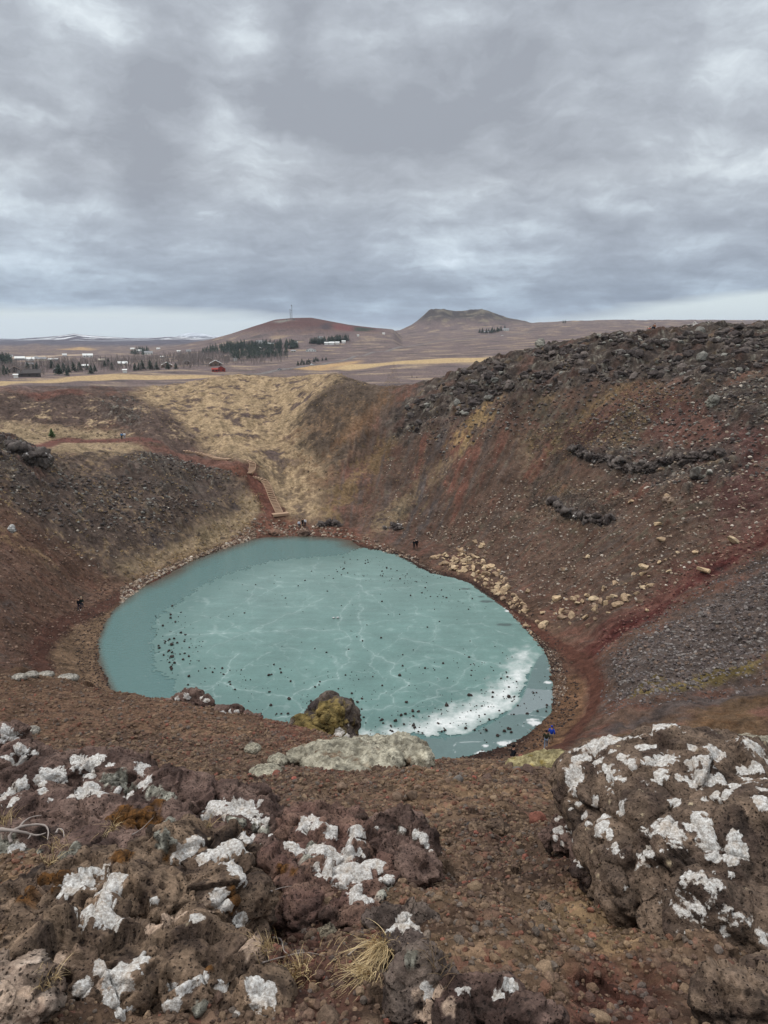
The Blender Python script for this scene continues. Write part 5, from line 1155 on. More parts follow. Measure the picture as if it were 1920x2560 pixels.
# ================================================================ plants
RP = np.random.default_rng(99)
def leafmat(name, a, b, rough=.85):
    M = NM(name, rough, .15); g = M.geo().outputs['Random Per Island']
    M.base(M.mix(g, tuple(a), tuple(b))); return M.m
def conifer_mesh(seed, tiers=7, sp=11):
    """ragged conifer crown of unit height: drooping pointed sprays round a thin stem"""
    r = np.random.default_rng(seed); V, T = [], []
    for k in range(tiers*sp):
        f = (k+.5)/(tiers*sp); z = .10+.88*f; a = k*2.4+r.normal(0, .3); rad = (.27*(1-f)**.85+.02)*r.uniform(.65, 1.2); w_ = rad*.55
        ca, sa = math.cos(a), math.sin(a); b = len(V); up = r.uniform(.02, .08)
        V += [(0, 0, z+.05), (ca*rad-sa*w_, sa*rad+ca*w_, z-.05), (ca*rad*1.25, sa*rad*1.25, z-.02+up*.3), (ca*rad+sa*w_, sa*rad-ca*w_, z-.05)]
        T += [(b, b+1, b+2), (b, b+2, b+3)]
    return np.array(V, np.float32), np.array(T, np.int32)
CON_M = leafmat('conifer_needles', C(46, 54, 48), C(70, 78, 66)); TRK = plain('bark', C(96, 84, 74)); PINE_M = leafmat('pine_needles', C(58, 78, 48), C(92, 108, 66))
con_me = []
for i in range(5):
    v, t = conifer_mesh(700+i); m_ = mesh_np('conifer', v, t, smooth=False); m_.materials.append(CON_M); con_me.append(m_)
def tree_at(px, py, h, label, group=None, dmin=350, mesh=None):
    p = hit(px, py, dmin); o = link('conifer', mesh or con_me[RP.integers(0, 5)]); o.location = (p[0], p[1], ground(p[0], p[1])-.2); o.scale = (h*1.05, h*1.05, h); o.rotation_euler = (0, 0, RP.uniform(0, 6))
    return tag(o, label, 'tree', group)
for px, py in ((1199,833),(1206,834),(1216,833),(1222,832),(1231,832),(1236,831),(1247,829),(1252,828),(1262,822),(1243,831),(1228,833)): tree_at(px, py, RP.uniform(9, 15), 'dark conifer of the clump round the farm below the rocky hill', 'conifers round the farm below the rocky hill')
for px in (1408, 1413): tree_at(px, 808, 11, 'tiny conifer of the pair alone on the right skyline', 'pair of conifers on the skyline')
for px, py in ((9,928),(20,934),(12,938),(70,928),(84,927),(93,926),(143,931),(150,934),(160,930),(172,933),(185,930),(200,928),(218,926),(238,930),(262,917),(272,916),(280,925),(130,922),(348,926),(356,925),(338,928),(376,925),(392,925),(420,924),(440,924),(228,936),(148,938),(168,940)):
    tree_at(px, py, RP.uniform(6, 11), 'small dark conifer among the bare trees and cabins on the left plain', 'conifers among the cabins on the left plain')
for px, py in ((745,914),(752,913),(760,912),(768,911),(775,909),(785,907),(795,904),(806,902),(815,901),(755,908),(772,905),(790,902)): tree_at(px, py, RP.uniform(4, 6.5), 'low green conifer of the young plantation beside the road', 'young conifers beside the road', mesh=None)
def wood(polys, n, lo, hi, seed):
    o = []
    for pg, k in zip(polys, n):
        o += in_field_far(pg, k, seed); seed += 1
    o = np.array(o); return o, RP.uniform(lo, hi, len(o)).astype(np.float32)
def in_field_far(pts, n, seed):
    r = np.random.default_rng(seed); out = []; a = np.array(pts, float)
    while len(out) < n:
        x = r.uniform(a[:, 0].min(), a[:, 0].max(), 60); y = r.uniform(a[:, 1].min(), a[:, 1].max(), 60); k = poly_sd(x, y, pts) < 0
        for u, v in zip(x[k], y[k]):
            p = hit(u, v, 400); out.append((p[0], p[1]))
    return out[:n]
f, hs = wood([[(505,882),(560,866),(640,862),(742,860),(745,872),(660,876),(600,884),(520,886)], [(575,893),(640,884),(718,880),(722,892),(650,898),(590,900)], [(325,880),(350,874),(375,876),(372,888),(330,888)], [(770,858),(850,850),(880,852),(800,862)], [(0,905),(30,900),(32,912),(0,914)]], [260, 110, 30, 70, 26], 8, 14, 21)
pos = np.stack([f[:, 0], f[:, 1], sample(Z, f[:, 0], f[:, 1])-.3], -1)
vv, tt_, c_ = scatter([conifer_mesh(720+i, 5, 8) for i in range(5)], pos, hs, np.zeros((len(f), 3), np.float32), 51, 0)
tag(link('conifer_wood', mesh_np('conifer_wood', vv, tt_, smooth=False), CON_M), kind='stuff')
# leafless birches
def birch(seed):
    r = np.random.default_rng(seed); V, T = [], []
    def spike(p, q_, w_):
        b = len(V); p = np.array(p); q_ = np.array(q_)
        V.extend([p+(w_, 0, 0), p+(-w_*.5, w_*.87, 0), p+(-w_*.5, -w_*.87, 0), q_]); T.extend([(b, b+1, b+3), (b+1, b+2, b+3), (b+2, b, b+3)])
    for s_ in range(r.integers(1, 4)):
        a = r.uniform(0, 6.28); lean = r.uniform(.0, .14); tip = np.array((math.cos(a)*lean, math.sin(a)*lean, r.uniform(.8, 1))); spike((0, 0, 0), tip, .022)
        for k in range(9):
            f_ = r.uniform(.25, .9); b0 = tip*f_; aa = r.uniform(0, 6.28); l = .30*(1.1-f_); spike(b0, b0+(math.cos(aa)*l*.6, math.sin(aa)*l*.6, l), .012)
    return np.array(V, np.float32), np.array(T, np.int32)
BIR = leafmat('birch_twigs', C(104, 92, 88), C(150, 140, 134))
f, hs = wood([[(0,912),(120,906),(260,898),(420,888),(560,890),(560,900),(420,908),(250,918),(90,926),(0,930)], [(260,905),(480,884),(600,884),(722,884),(718,905),(640,912),(520,918),(380,926),(280,930)], [(440,886),(505,880),(560,884),(580,905),(500,912),(440,905)], [(0,905),(280,896),(280,930),(0,945)]], [650, 900, 420, 380], 5, 10.5, 31)
pos = np.stack([f[:, 0], f[:, 1], sample(Z, f[:, 0], f[:, 1])-.2], -1)
vv, tt_, c_ = scatter([birch(740+i) for i in range(8)], pos, hs, np.zeros((len(f), 3), np.float32), 52, 0)
tag(link('birch_wood', mesh_np('birch_wood', vv, tt_, smooth=False), BIR), kind='stuff')
# one small pine by the red path
p = hit(130, 1092, 120); E = empty('small_pine', (p[0], p[1], ground(p[0], p[1])-.05)); tag(E, 'small green pine alone on the dry grass by the red path', 'tree')
v, t = conifer_mesh(760, 9, 13); v = v*np.array([2.6, 2.6, 2.3]); link('crown', mesh_np('crown', v, t, smooth=False), PINE_M, E)
bm = bmesh.new(); bmesh.ops.create_cone(bm, segments=8, radius1=.09, radius2=.03, depth=1.9, matrix=Matrix.Translation((0, 0, .95))); me = bpy.data.meshes.new('trunk'); bm.to_mesh(me); bm.free(); link('trunk', me, TRK, E)
# wiry shrubs and tussocks on the crater walls
def tuft_mesh(seed, n=16, spread=.8, droop=.3, w_=.05):
    r = np.random.default_rng(seed); V, T = [], []
    for k in range(n):
        a = r.uniform(0, 6.28); el = r.uniform(.25, 1.4); l = r.uniform(.5, 1.1); d = np.array((math.cos(a)*math.cos(el)*spread, math.sin(a)*math.cos(el)*spread, math.sin(el)))*l; s_ = np.array((-math.sin(a), math.cos(a), 0))*w_
        o = r.normal(0, .25, 3)*(1, 1, 0); m_ = o+d*.55; e = o+d-np.array((0, 0, droop*math.cos(el)*l)); b = len(V)
        V += [o-s_, o+s_, m_+s_*.8, m_-s_*.8, e]; T += [(b, b+1, b+2), (b, b+2, b+3), (b+3, b+2, b+4)]
    return np.array(V, np.float32), np.array(T, np.int32)
TGR = [tuft_mesh(800+i, 18, .9, .5, .035) for i in range(6)]
SHM = NM('shrub', .95, .05); SHM.base(SHM.attr('col'))
TFT = [tuft_mesh(780+i, 22, 1.0, .35, .07) for i in range(8)]
pos, size, cc = [], [], []
def brush(pts, n, lo, hi, cols, wts, seed, cond=None):
    q_ = np.array(in_field(pts, n, seed))
    if cond is not None: q_ = q_[cond(q_[:, 0], q_[:, 1])]
    pos.append(place_on(q_[:, 0], q_[:, 1], .03)); size.append(lo+(hi-lo)*RP.random(len(q_))**1.6); cc.append(colmix(len(q_), cols, wts))
DKS = [C(112,99,88), C(128,113,98), C(98,87,79)]; GRS = [C(168,144,108), C(150,128,96), C(184,160,122)]
clump = lambda sc, th, sd_: (lambda x, y: fbm2(x/sc, y/sc, 3, sd_) > th)
brush(LW, 2600, .2, .6, DKS, [2, 2, 2], 61, clump(7, .02, 5)); brush(LW, 2400, .2, .5, GRS, [2, 2, 1], 62, clump(6, .05, 6))
brush(bowl, 1900, .25, .75, DKS, [2, 2, 2], 63, clump(8, .10, 7)); brush(bowl, 9000, .2, .5, GRS, [3, 3, 1], 64)
brush([(-30,985),(330,988),(500,1110),(380,1110),(-30,1060)], 1400, .2, .6, DKS, [1, 1, 2], 65)
brush([(770,1010),(860,950),(985,905),(1000,960),(900,1080),(830,1230),(760,1250),(745,1060)], 2200, .2, .6, DKS+GRS, [2, 2, 2, 1, 1, 1], 66)
brush([(1290,1090),(1480,1020),(1640,1040),(1560,1120),(1400,1150)], 900, .2, .55, DKS+GRS, [2, 2, 1, 1, 1, 1], 67); brush([(1300,1200),(1390,1180),(1560,1240),(1500,1330),(1370,1300)], 700, .2, .55, DKS, [2, 2, 1], 68)
brush([(1500,960),(1640,950),(1720,1000),(1600,1060),(1500,1010)], 500, .2, .5, DKS+GRS, [2, 1, 1, 1, 1, 1], 69)
brush([(655,1225),(662,1285),(610,1330),(480,1405),(335,1465),(300,1430),(540,1310)], 1100, .15, .4, GRS+DKS, [3, 3, 2, 1, 1, 0], 70)
brush([(960,1010),(1250,990),(1200,1120),(1000,1330),(880,1300)], 900, .15, .45, GRS+DKS, [2, 2, 1, 2, 2, 1], 71, clump(6, .1, 8))
pos, size, cc = np.concatenate(pos), np.concatenate(size).astype(np.float32), np.concatenate(cc)
vv, tt_, c_ = scatter(TFT+TGR, pos, size, cc, 53, .1); tag(link('heath_shrubs', mesh_np('heath_shrubs', vv, tt_, {'col': c_}, smooth=False), SHM.m), kind='stuff')

# near grass tufts, twigs
def blades(name, base, n, L_, lean, seed, spread=.05, wd=.0016, curl=.6, label=None, colr=(C(172, 146, 106), C(218, 194, 150)), group=None):
    r = np.random.default_rng(seed); V, T = [], []; SEG = 6; cols = []
    lean = np.array(lean, float)
    for k in range(n):
        o = np.array((r.normal(0, spread), r.normal(0, spread), 0)); d = np.array((r.normal(0, .45), r.normal(0, .45), 1.0))+lean*r.uniform(.3, 1.2); d /= np.linalg.norm(d); l = L_*r.uniform(.45, 1.1)
        sag = np.array((r.normal(0, .3), r.normal(0, .3), -1.0))*curl*r.uniform(.4, 1.3)+lean*.5; side = np.cross(d, r.normal(size=3)); side /= np.linalg.norm(side); b = len(V); cc_ = colr[0]+(colr[1]-colr[0])*r.random()
        for j in range(SEG+1):
            f_ = j/SEG; p_ = o+d*l*f_+sag*l*f_*f_*.6; w__ = wd*(1-f_*.9); V += [p_-side*w__, p_+side*w__]; cols += [cc_*(.75+.4*f_)]*2
            if j: q0 = b+2*(j-1); T.append((q0, q0+1, q0+3, q0+2))
    o = link(name, mesh_np(name, np.array(V), np.array(T), {'col': np.array(cols)}), SHM.m); o.location = base; tag(o, label, 'grass tuft', group); return o
bpy.context.view_layer.update(); DG = bpy.context.evaluated_depsgraph_get()
def near_pt(px, py, t=None):
    """the rock or ground surface seen at a photo pixel"""
    r = Vector(ray(px, py)); ok, loc, *_ = SC.ray_cast(DG, Vector((0, 0, HC))+r*.3, r.normalized())
    return np.array(loc) if ok else hit(px, py, 1.0)
p = near_pt(955, 2370, 2.42); blades('grass_tuft', p, 240, .135, (-.60, -.85, -.25), 1, .018, .0013, .45, 'long straw coloured grass tuft trailing downhill at bottom centre')
p = near_pt(912, 2440, 2.2); blades('grass_tuft', p, 170, .115, (-.55, -.8, -.2), 2, .02, .0012, .5, 'straw grass tuft at the lower end of the long trailing tuft')
p = near_pt(735, 2440, 2.2); blades('grass_tuft', p, 180, .085, (.1, -.2, .2), 3, .032, .0015, .7, 'round dry grass tuft left of the long trailing one')
p = near_pt(664, 2372, 2.45); blades('grass_tuft', p, 60, .085, (-.2, -.2, .3), 4, .015, .0012, .6, 'small dry grass tuft against the right side of the near lava rock')
p = near_pt(800, 2420, 2.25); blades('grass_tuft', p, 45, .07, (.2, -.1, .1), 5, .04, .001, .8, 'sparse grass wisps between the two larger tufts')
p = near_pt(283, 2072, 3.62); blades('grass_tuft', p, 40, .12, (-.1, -.3, 0), 6, .012, .0016, 1.0, 'pale grass tuft on the orange moss of the left ridge')
p = near_pt(145, 2115, 3.3); blades('grass_tuft', p, 40, .12, (.2, -.2, .1), 7, .03, .0015, 1.0, 'thin grass tuft beside the grey roots at left')
p = near_pt(125, 2160, 3.1); blades('grass_tuft', p, 45, .10, (.3, -.1, .1), 8, .03, .0014, 1.0, 'grass tuft in front of the largest near lava rock')
p = near_pt(15, 2055, 3.7); blades('grass_tuft', p, 40, .12, (.1, -.1, .2), 9, .02, .0015, 1.0, 'dry grass tuft at the left edge under the pinnacle')
p = near_pt(130, 2448, 1.75); blades('grass_tuft', p, 40, .075, (.3, -.2, 0), 10, .015, .0011, .9, 'grass tuft beside the rust red stone')
p = near_pt(520, 2068, 3.6); blades('grass_tuft', p, 18, .11, (.3, -.2, 0), 11, .006, .0013, .5, 'few grass stalks by the dark crack of the left ridge')
p = near_pt(1095, 2415, 2.15); blades('grass_tuft', p, 50, .10, (-.2, -.2, .3), 12, .03, .0011, .7, 'dull brown grass tuft at the foot of the dark rock', (C(112, 92, 72), C(140, 118, 90)))
TW = plain('dead_wood', C(150, 138, 130), .8)
def twig(pts, r0, label, group=None):
    """a bent dead twig along photo points (px, py, t)"""
    P_ = [near_pt(a, b)*.985+np.array([0, 0, HC])*.015+np.array([0, 0, r0*.6]) for a, b, *_ in pts]; P_ = np.array(catmull(P_, 5, closed=False)); c0 = P_[0].copy(); V, T = [], []; n = len(P_); K = 6
    for j in range(n):
        d = P_[min(j+1, n-1)]-P_[max(j-1, 0)]; d /= np.linalg.norm(d)+1e-9; a = np.cross(d, (0, .3, 1)); a /= np.linalg.norm(a); b = np.cross(d, a); r = r0*(1-.75*j/(n-1))*(1+.15*math.sin(j*1.7))
        for k in range(K): V.append(P_[j]-c0+r*(a*math.cos(k*6.283/K)+b*math.sin(k*6.283/K)))
        if j:
            for k in range(K): T.append(((j-1)*K+k, (j-1)*K+(k+1) % K, j*K+(k+1) % K, j*K+k))
    o = link('dead_twig', mesh_np('dead_twig', np.array(V), np.array(T)), TW); o.location = c0; return tag(o, label, 'twig', group)
twig([(0,2076,3.42),(40,2080,3.4),(75,2088,3.38),(70,2100,3.36)], .010, 'thick grey root entering at the left edge')
twig([(28,2108,3.3),(25,2092,3.33),(45,2072,3.38),(85,2064,3.4),(112,2066,3.38),(121,2080,3.35),(119,2102,3.3)], .009, 'grey root looping like a hoop on the left ridge')
twig([(42,2078,3.38),(60,2056,3.42),(80,2044,3.45),(104,2040,3.47)], .006, 'thin grey twig rising from the looped root')
twig([(75,2088,3.36),(95,2090,3.34),(115,2084,3.34)], .007, 'short grey root lying inside the loop')
twig([(140,2085,3.3),(146,2074,3.33),(158,2078,3.32),(160,2095,3.28)], .006, 'small hooked twig right of the looped root')
twig([(330,2088,3.5),(355,2072,3.55),(385,2042,3.62)], .003, 'bare thin twig leaning over the orange moss')
twig([(676,2230,2.95),(705,2220,2.98),(730,2216,3.0)], .003, 'pale twig pointing at the pinkish rock')
twig([(682,2345,2.55),(702,2350,2.53),(710,2378,2.47),(726,2390,2.43)], .0035, 'kinked grey twig above the round grass tuft')
twig([(655,2408,2.3),(700,2395,2.35),(760,2382,2.42),(812,2390,2.42)], .0022, 'thin wiry stem running behind the round grass tuft')
twig([(870,2390,2.4),(900,2365,2.47),(925,2350,2.52)], .003, 'fine twig beside the long trailing grass tuft')
# ================================================================ houses, cars, masts, steps, people
RB_ = np.random.default_rng(5)
def box(bm, x0, x1, y0, y1, z0, z1):
    v = [bm.verts.new(p) for p in ((x0,y0,z0),(x1,y0,z0),(x1,y1,z0),(x0,y1,z0),(x0,y0,z1),(x1,y0,z1),(x1,y1,z1),(x0,y1,z1))]
    for f in ((3,2,1,0),(4,5,6,7),(0,1,5,4),(1,2,6,5),(2,3,7,6),(3,0,4,7)): bm.faces.new([v[i] for i in f])
def bm_obj(name, fn, mat, parent=None):
    bm = bmesh.new(); fn(bm); bmesh.ops.recalc_face_normals(bm, faces=bm.faces); me = bpy.data.meshes.new(name); bm.to_mesh(me); bm.free(); return link(name, me, mat, parent)
WHT, CRM, BRN, DRK_, GRY, RED = (plain(n, c, .8, .2, .18, 2.0) for n, c in (('white_paint', C(222,220,214)), ('cream_paint', C(196,184,164)), ('brown_boards', C(112,92,78)), ('dark_boards', C(74,68,66)), ('grey_roof', C(140,138,138)), ('red_paint', C(150,62,54))))
PANE = NM('window_glass', .15, .5); PANE.base(tuple(C(46, 52, 58))); PANE = PANE.m
def house(px, py, wpx, wall, roof, label, group=None, turn=0.0, gable=False, detail=True, hk=1.0):
    p = hit(px, py, 330); d = math.hypot(p[0], p[1]); w_ = wpx*d/F; dep = min(w_*.7, 9); h = 2.7*hk; rise = min(dep, w_)*.33
    E = empty('house', (p[0], p[1]+dep/2, ground(p[0], p[1])-.25), math.atan2(-p[0], p[1])+turn); tag(E, label, 'house', group)
    X0, Y0 = w_/2, dep/2
    if gable:                                    # gable end faces the crater
        def walls(bm):
            box(bm, -X0, X0, -Y0, Y0, 0, h)
            a = [bm.verts.new(q) for q in ((-X0, -Y0, h+.01), (X0, -Y0, h+.01), (0, -Y0, h+rise+.6), (-X0, Y0, h+.01), (X0, Y0, h+.01), (0, Y0, h+rise+.6))]
            for f in ((0, 1, 2), (5, 4, 3), (0, 3, 4, 1), (1, 4, 5, 2), (2, 5, 3, 0)): bm.faces.new([a[i] for i in f])
        def rf(bm):
            for s_ in (-1, 1):
                a = [bm.verts.new(q) for q in ((0, -Y0-.5, h+rise+.65), (s_*(X0+.5), -Y0-.5, h-.1), (s_*(X0+.5), Y0+.5, h-.1), (0, Y0+.5, h+rise+.65))]; b = [bm.verts.new(v.co+Vector((0, 0, .28))) for v in a]
                bm.faces.new(a); bm.faces.new(b[::-1])
                for i in range(4): bm.faces.new((a[i], a[(i+1) % 4], b[(i+1) % 4], b[i]))
    else:
        def walls(bm): box(bm, -X0, X0, -Y0, Y0, 0, h)
        def rf(bm):
            a = [bm.verts.new(q) for q in ((-X0-.4, -Y0-.5, h), (X0+.4, -Y0-.5, h), (X0+.4, Y0+.5, h), (-X0-.4, Y0+.5, h), (-X0-.4, 0, h+rise), (X0+.4, 0, h+rise))]
            for f in ((0, 1, 5, 4), (2, 3, 4, 5), (0, 4, 3), (1, 2, 5), (3, 2, 1, 0)): bm.faces.new([a[i] for i in f])
    bm_obj('wall', walls, wall, E); bm_obj('roof', rf, roof, E)
    if detail:
        nwin = max(2, int(w_/4.5))
        for k in range(nwin):
            xc = -X0+(k+.5)*w_/nwin
            bm_obj('window', lambda bm: box(bm, xc-.8, xc+.8, -Y0-.06, -Y0+.02, 1.0, 2.2), PANE, E)
    return E
house(537, 915, 29, BRN, WHT, 'brown cabin with broad white gables, largest house left of the road', gable=True)
house(551, 929, 20, RED, plain('dark_red_roof', C(104, 58, 52)), 'dark red gabled house near the foot of the plain', gable=True)
house(536, 930, 14, RED, RED, 'low bright red shed joined to the left of the dark red house')
house(777, 879, 25, WHT, GRY, 'white house with grey roof alone on the heath right of the conifer wood', gable=True)
house(67, 942, 45, DRK_, DRK_, 'long dark house at the far left behind the yellow field', hk=1.1)
house(38, 945, 9, WHT, WHT, 'white box shed left of the long dark house', detail=False)
house(32, 932, 24, DRK_, BRN, 'dark brown cabin with wide roof above the long dark house', gable=True)
house(140, 932, 16, DRK_, GRY, 'dark cabin half hidden among conifers right of the long dark house', gable=True)
house(414, 919, 24, BRN, WHT, 'brown cabin with white trim among bare trees, middle of the wood', gable=True)
house(466, 911, 14, BRN, GRY, 'small brown cabin at the right end of the birch wood', gable=True)
house(521, 902, 12, BRN, WHT, 'little brown gabled cabin above the broad white gabled one', gable=True)
house(304, 914, 20, CRM, WHT, 'flat long cabin with white roof between bare trees')
house(311, 932, 9, WHT, WHT, 'white cube hut at the near edge of the birch wood', detail=False)
house(253, 905, 15, BRN, CRM, 'brown cabin with cream roof left of the flat white roofed one')
house(211, 920, 14, GRY, WHT, 'greyish cabin with white roof left of centre in the birch wood')
house(217, 893, 21, WHT, WHT, 'long low white barn on the left plain', hk=1.2)
house(367, 886, 23, WHT, GRY, 'large white farmhouse beside the dark conifer clump on the left plain', hk=1.4)
house(650, 859, 20, WHT, GRY, 'white villa behind the conifer wood at the foot of the mast hill', hk=1.3)
house(674, 864, 18, DRK_, WHT, 'dark villa with white roof beside the white one behind the conifer wood', hk=1.2)
house(651, 873, 8, WHT, WHT, 'small white house peeping out of the conifer wood', detail=False)
house(733, 881, 12, CRM, GRY, 'low cream cabin at the right end of the conifer wood')
house(739, 859, 9, WHT, WHT, 'white hut above the right end of the conifer wood', detail=False)
house(587, 903, 9, WHT, GRY, 'white hut among bare trees below the conifer wood', detail=False)
house(800, 847, 12, WHT, GRY, 'white house highest on the slope of the mast hill', detail=False)
for px, py, w_ in ((816,862,10),(829,862,13),(843,861,10),(859,858,9)): house(px, py, w_, WHT, WHT, 'white house of the row of four right of the conifer wood', 'row of four white houses', detail=False, hk=1.4)
house(895, 841, 5, WHT, WHT, 'tiny white hut right of the mast hill', detail=False)
house(959, 836, 6, WHT, WHT, 'tiny white hut left of the rocky hill', detail=False)
house(1265, 827, 15, WHT, GRY, 'white farmhouse in the conifer clump below the rocky hill', hk=1.4); house(1216, 833, 11, CRM, GRY, 'cream farm shed at the left of the farm conifers', detail=False)
for px, py, w_ in ((46,900,20),(71,902,18),(101,902,18),(124,903,11),(140,902,8),(88,897,8),(71,916,15),(347,879,10),(330,874,9),(446,881,8),(470,880,11),(405,896,8),(25,893,9),(160,890,9),(395,874,8)):
    house(px, py, w_, (WHT, CRM, GRY)[RB_.integers(0, 3)], (WHT, GRY, WHT)[RB_.integers(0, 3)], 'small pale far house scattered on the left plain', 'far houses on the left plain', detail=False)

# cars on the road
CARB = {k: plain(k+'_car_paint', c, .35, .5, .05) for k, c in (('white', C(228, 228, 226)), ('silver', C(150, 154, 158)))}; TYR = plain('tyre', C(30, 30, 30))
def car(px, py, mat, label, yaw):
    p = hit(px, py, 330); E = empty('car', (p[0], p[1], ground(p[0], p[1])+.55), yaw); tag(E, label, 'car')
    def bodyf(bm):
        prof = [(-2.1,.35),(-2.1,.85),(-1.5,.95),(-1.1,1.5),(.5,1.5),(1.1,.98),(2.0,.85),(2.1,.35)]
        a = [bm.verts.new((x, -.85, z)) for x, z in prof]; b = [bm.verts.new((x, .85, z)) for x, z in prof]; bm.faces.new(a); bm.faces.new(b[::-1])
        for i in range(8): bm.faces.new((a[i], a[(i+1) % 8], b[(i+1) % 8], b[i]))
    bm_obj('body', bodyf, mat, E)
    for s_ in (-1, 1):
        def wf(bm):
            a = [bm.verts.new((x, s_*.87, z)) for x, z in ((-1.2,1.0),(-.95,1.4),(.4,1.4),(.85,1.0))]; b = [bm.verts.new((v.co.x, s_*.80, v.co.z)) for v in a]
            bm.faces.new(a); bm.faces.new(b[::-1])
            for i in range(4): bm.faces.new((a[i], a[(i+1) % 4], b[(i+1) % 4], b[i]))
        bm_obj('window', wf, PANE, E)
        for x in (-1.3, 1.3): bm_obj('wheel', lambda bm: bmesh.ops.create_cone(bm, cap_ends=True, segments=14, radius1=.34, radius2=.34, depth=.22, matrix=Matrix.Translation((x, s_*.8, .34)) @ Matrix.Rotation(math.pi/2, 4, 'X')), TYR, E)
car(781, 914, CARB['white'], 'white car driving on the grey road', .5); car(699, 926, CARB['silver'], 'silver car at the near bend of the grey road', .3); car(1256, 840, CARB['white'], 'white car far along the road below the rocky hill', .6)
# masts on the red hill
MET = plain('mast_steel', C(150, 150, 154), .5)
for px, h, lb in ((730, 34, 'taller thin mast on top of the red brown hill'), (726, 24, 'shorter thin mast left of the tall one on the hill top')):
    j = hit(px, 799, 900); E = empty('radio_mast', (j[0], j[1], ground(j[0], j[1])-.5)); tag(E, lb, 'mast')
    def pole(bm):
        for k in range(3):
            a = k*2.094; bmesh.ops.create_cone(bm, cap_ends=True, segments=6, radius1=.34, radius2=.2, depth=h, matrix=Matrix.Translation((math.cos(a)*.7, math.sin(a)*.7, h/2)))
        for z in np.arange(1, h, 2.5): bmesh.ops.create_cone(bm, cap_ends=True, segments=6, radius1=.9, radius2=.9, depth=.25, matrix=Matrix.Translation((0, 0, z)))
    bm_obj('lattice_pole', pole, MET, E)
    bm_obj('antenna', lambda bm: [box(bm, -1.1, 1.1, -1.1, 1.1, h*.93, h), box(bm, -.9, .9, -.9, .9, h*.62, h*.67)], MET, E)
for px, w_, lb in ((717, 3.5, 'left of two huts at the foot of the masts'), (735, 4.5, 'right of two huts at the foot of the masts')):
    j = hit(px, 800, 900); E = empty('equipment_hut', (j[0], j[1], ground(j[0], j[1])-.4)); tag(E, lb, 'hut')
    bm_obj('wall', lambda bm: box(bm, -w_/2, w_/2, -1.5, 1.5, 0, 2.6), GRY, E); bm_obj('roof', lambda bm: box(bm, -w_/2-.2, w_/2+.2, -1.7, 1.7, 2.6, 2.9), DRK_, E)

# wooden stairway down the crater
WOOD = NM('stair_wood', .75, .2); wq = WOOD.obj(); mpw = WOOD.n('ShaderNodeMapping'); mpw.inputs['Scale'].default_value = (1, 9, 9); WOOD.put(mpw.inputs[0], wq)
WOOD.base(WOOD.mix(WOOD.noise(mpw.outputs[0], 3, 4), tuple(C(146, 118, 95)), tuple(C(182, 152, 126)))); WOOD = WOOD.m
def flight(px_pts, n, hw, label, rise=.14, landing=None):
    P_ = hits(px_pts, 60); P_ = np.array(catmull(P_, 6, closed=False)); sg = np.concatenate([[0], np.cumsum(np.hypot(*np.diff(P_, axis=0).T))]); u = np.linspace(0, sg[-1], n)
    x, y = np.interp(u, sg, P_[:, 0]), np.interp(u, sg, P_[:, 1]); z = sample(Z, x, y); z = np.convolve(np.pad(z, 3, 'edge'), np.ones(7)/7, 'valid')+.22
    tx, ty = np.gradient(x), np.gradient(y); l = np.hypot(tx, ty); tx /= l; ty /= l; run = sg[-1]/(n-1)
    E = empty('wooden_stairway', (x[0], y[0], z[0])); tag(E, label, 'stairs')
    for k in range(n):
        o = bm_obj('step', lambda bm: (box(bm, -hw, hw, -run*.30, run*.30, -.04, .04), box(bm, -hw, hw, -run*.34, -run*.305, -.12, .045)), WOOD, E)
        o.location = (x[k]-x[0], y[k]-y[0], z[k]-z[0]); o.rotation_euler = (0, 0, math.atan2(ty[k], tx[k])-math.pi/2)
    for s_ in (-1, 1):
        V, T = [], []
        for k in range(n):
            ox, oy = x[k]-x[0]-ty[k]*s_*(hw+.05), y[k]-y[0]+tx[k]*s_*(hw+.05)
            for a, b in ((-.04, -.35), (.04, -.35), (.04, .07), (-.04, .07)): V.append((ox-ty[k]*a, oy+tx[k]*a, z[k]-z[0]+b))
            if k:
                for q_ in range(4): T.append(((k-1)*4+q_, (k-1)*4+(q_+1) % 4, k*4+(q_+1) % 4, k*4+q_))
        link('stringer', mesh_np('stringer', np.array(V), np.array(T), smooth=False), WOOD, E)
    if landing:
        a = math.atan2(ty[0], tx[0])-math.pi/2
        o = bm_obj('landing', lambda bm: [box(bm, -landing, landing, -1.3+k*.24, -1.09+k*.24, -.14, -.06) for k in range(5)]+[box(bm, -landing, landing, -1.36, -1.31, -.55, -.05)], WOOD, E); o.rotation_euler = (0, 0, a)
    return E
flight([(699,1287),(682,1250),(664,1210),(650,1197),(632,1189)], 26, .66, 'long straight wooden stairway ending at a landing by the far shore', landing=1.7)
flight([(622,1186),(630,1176),(632,1167),(626,1159),(612,1152)], 12, .66, 'curved middle flight of wooden steps above the straight one')
flight([(572,1150),(542,1144),(514,1138),(482,1131),(460,1124)], 24, .55, 'upper flight of wooden steps crossing the slope towards the red path')

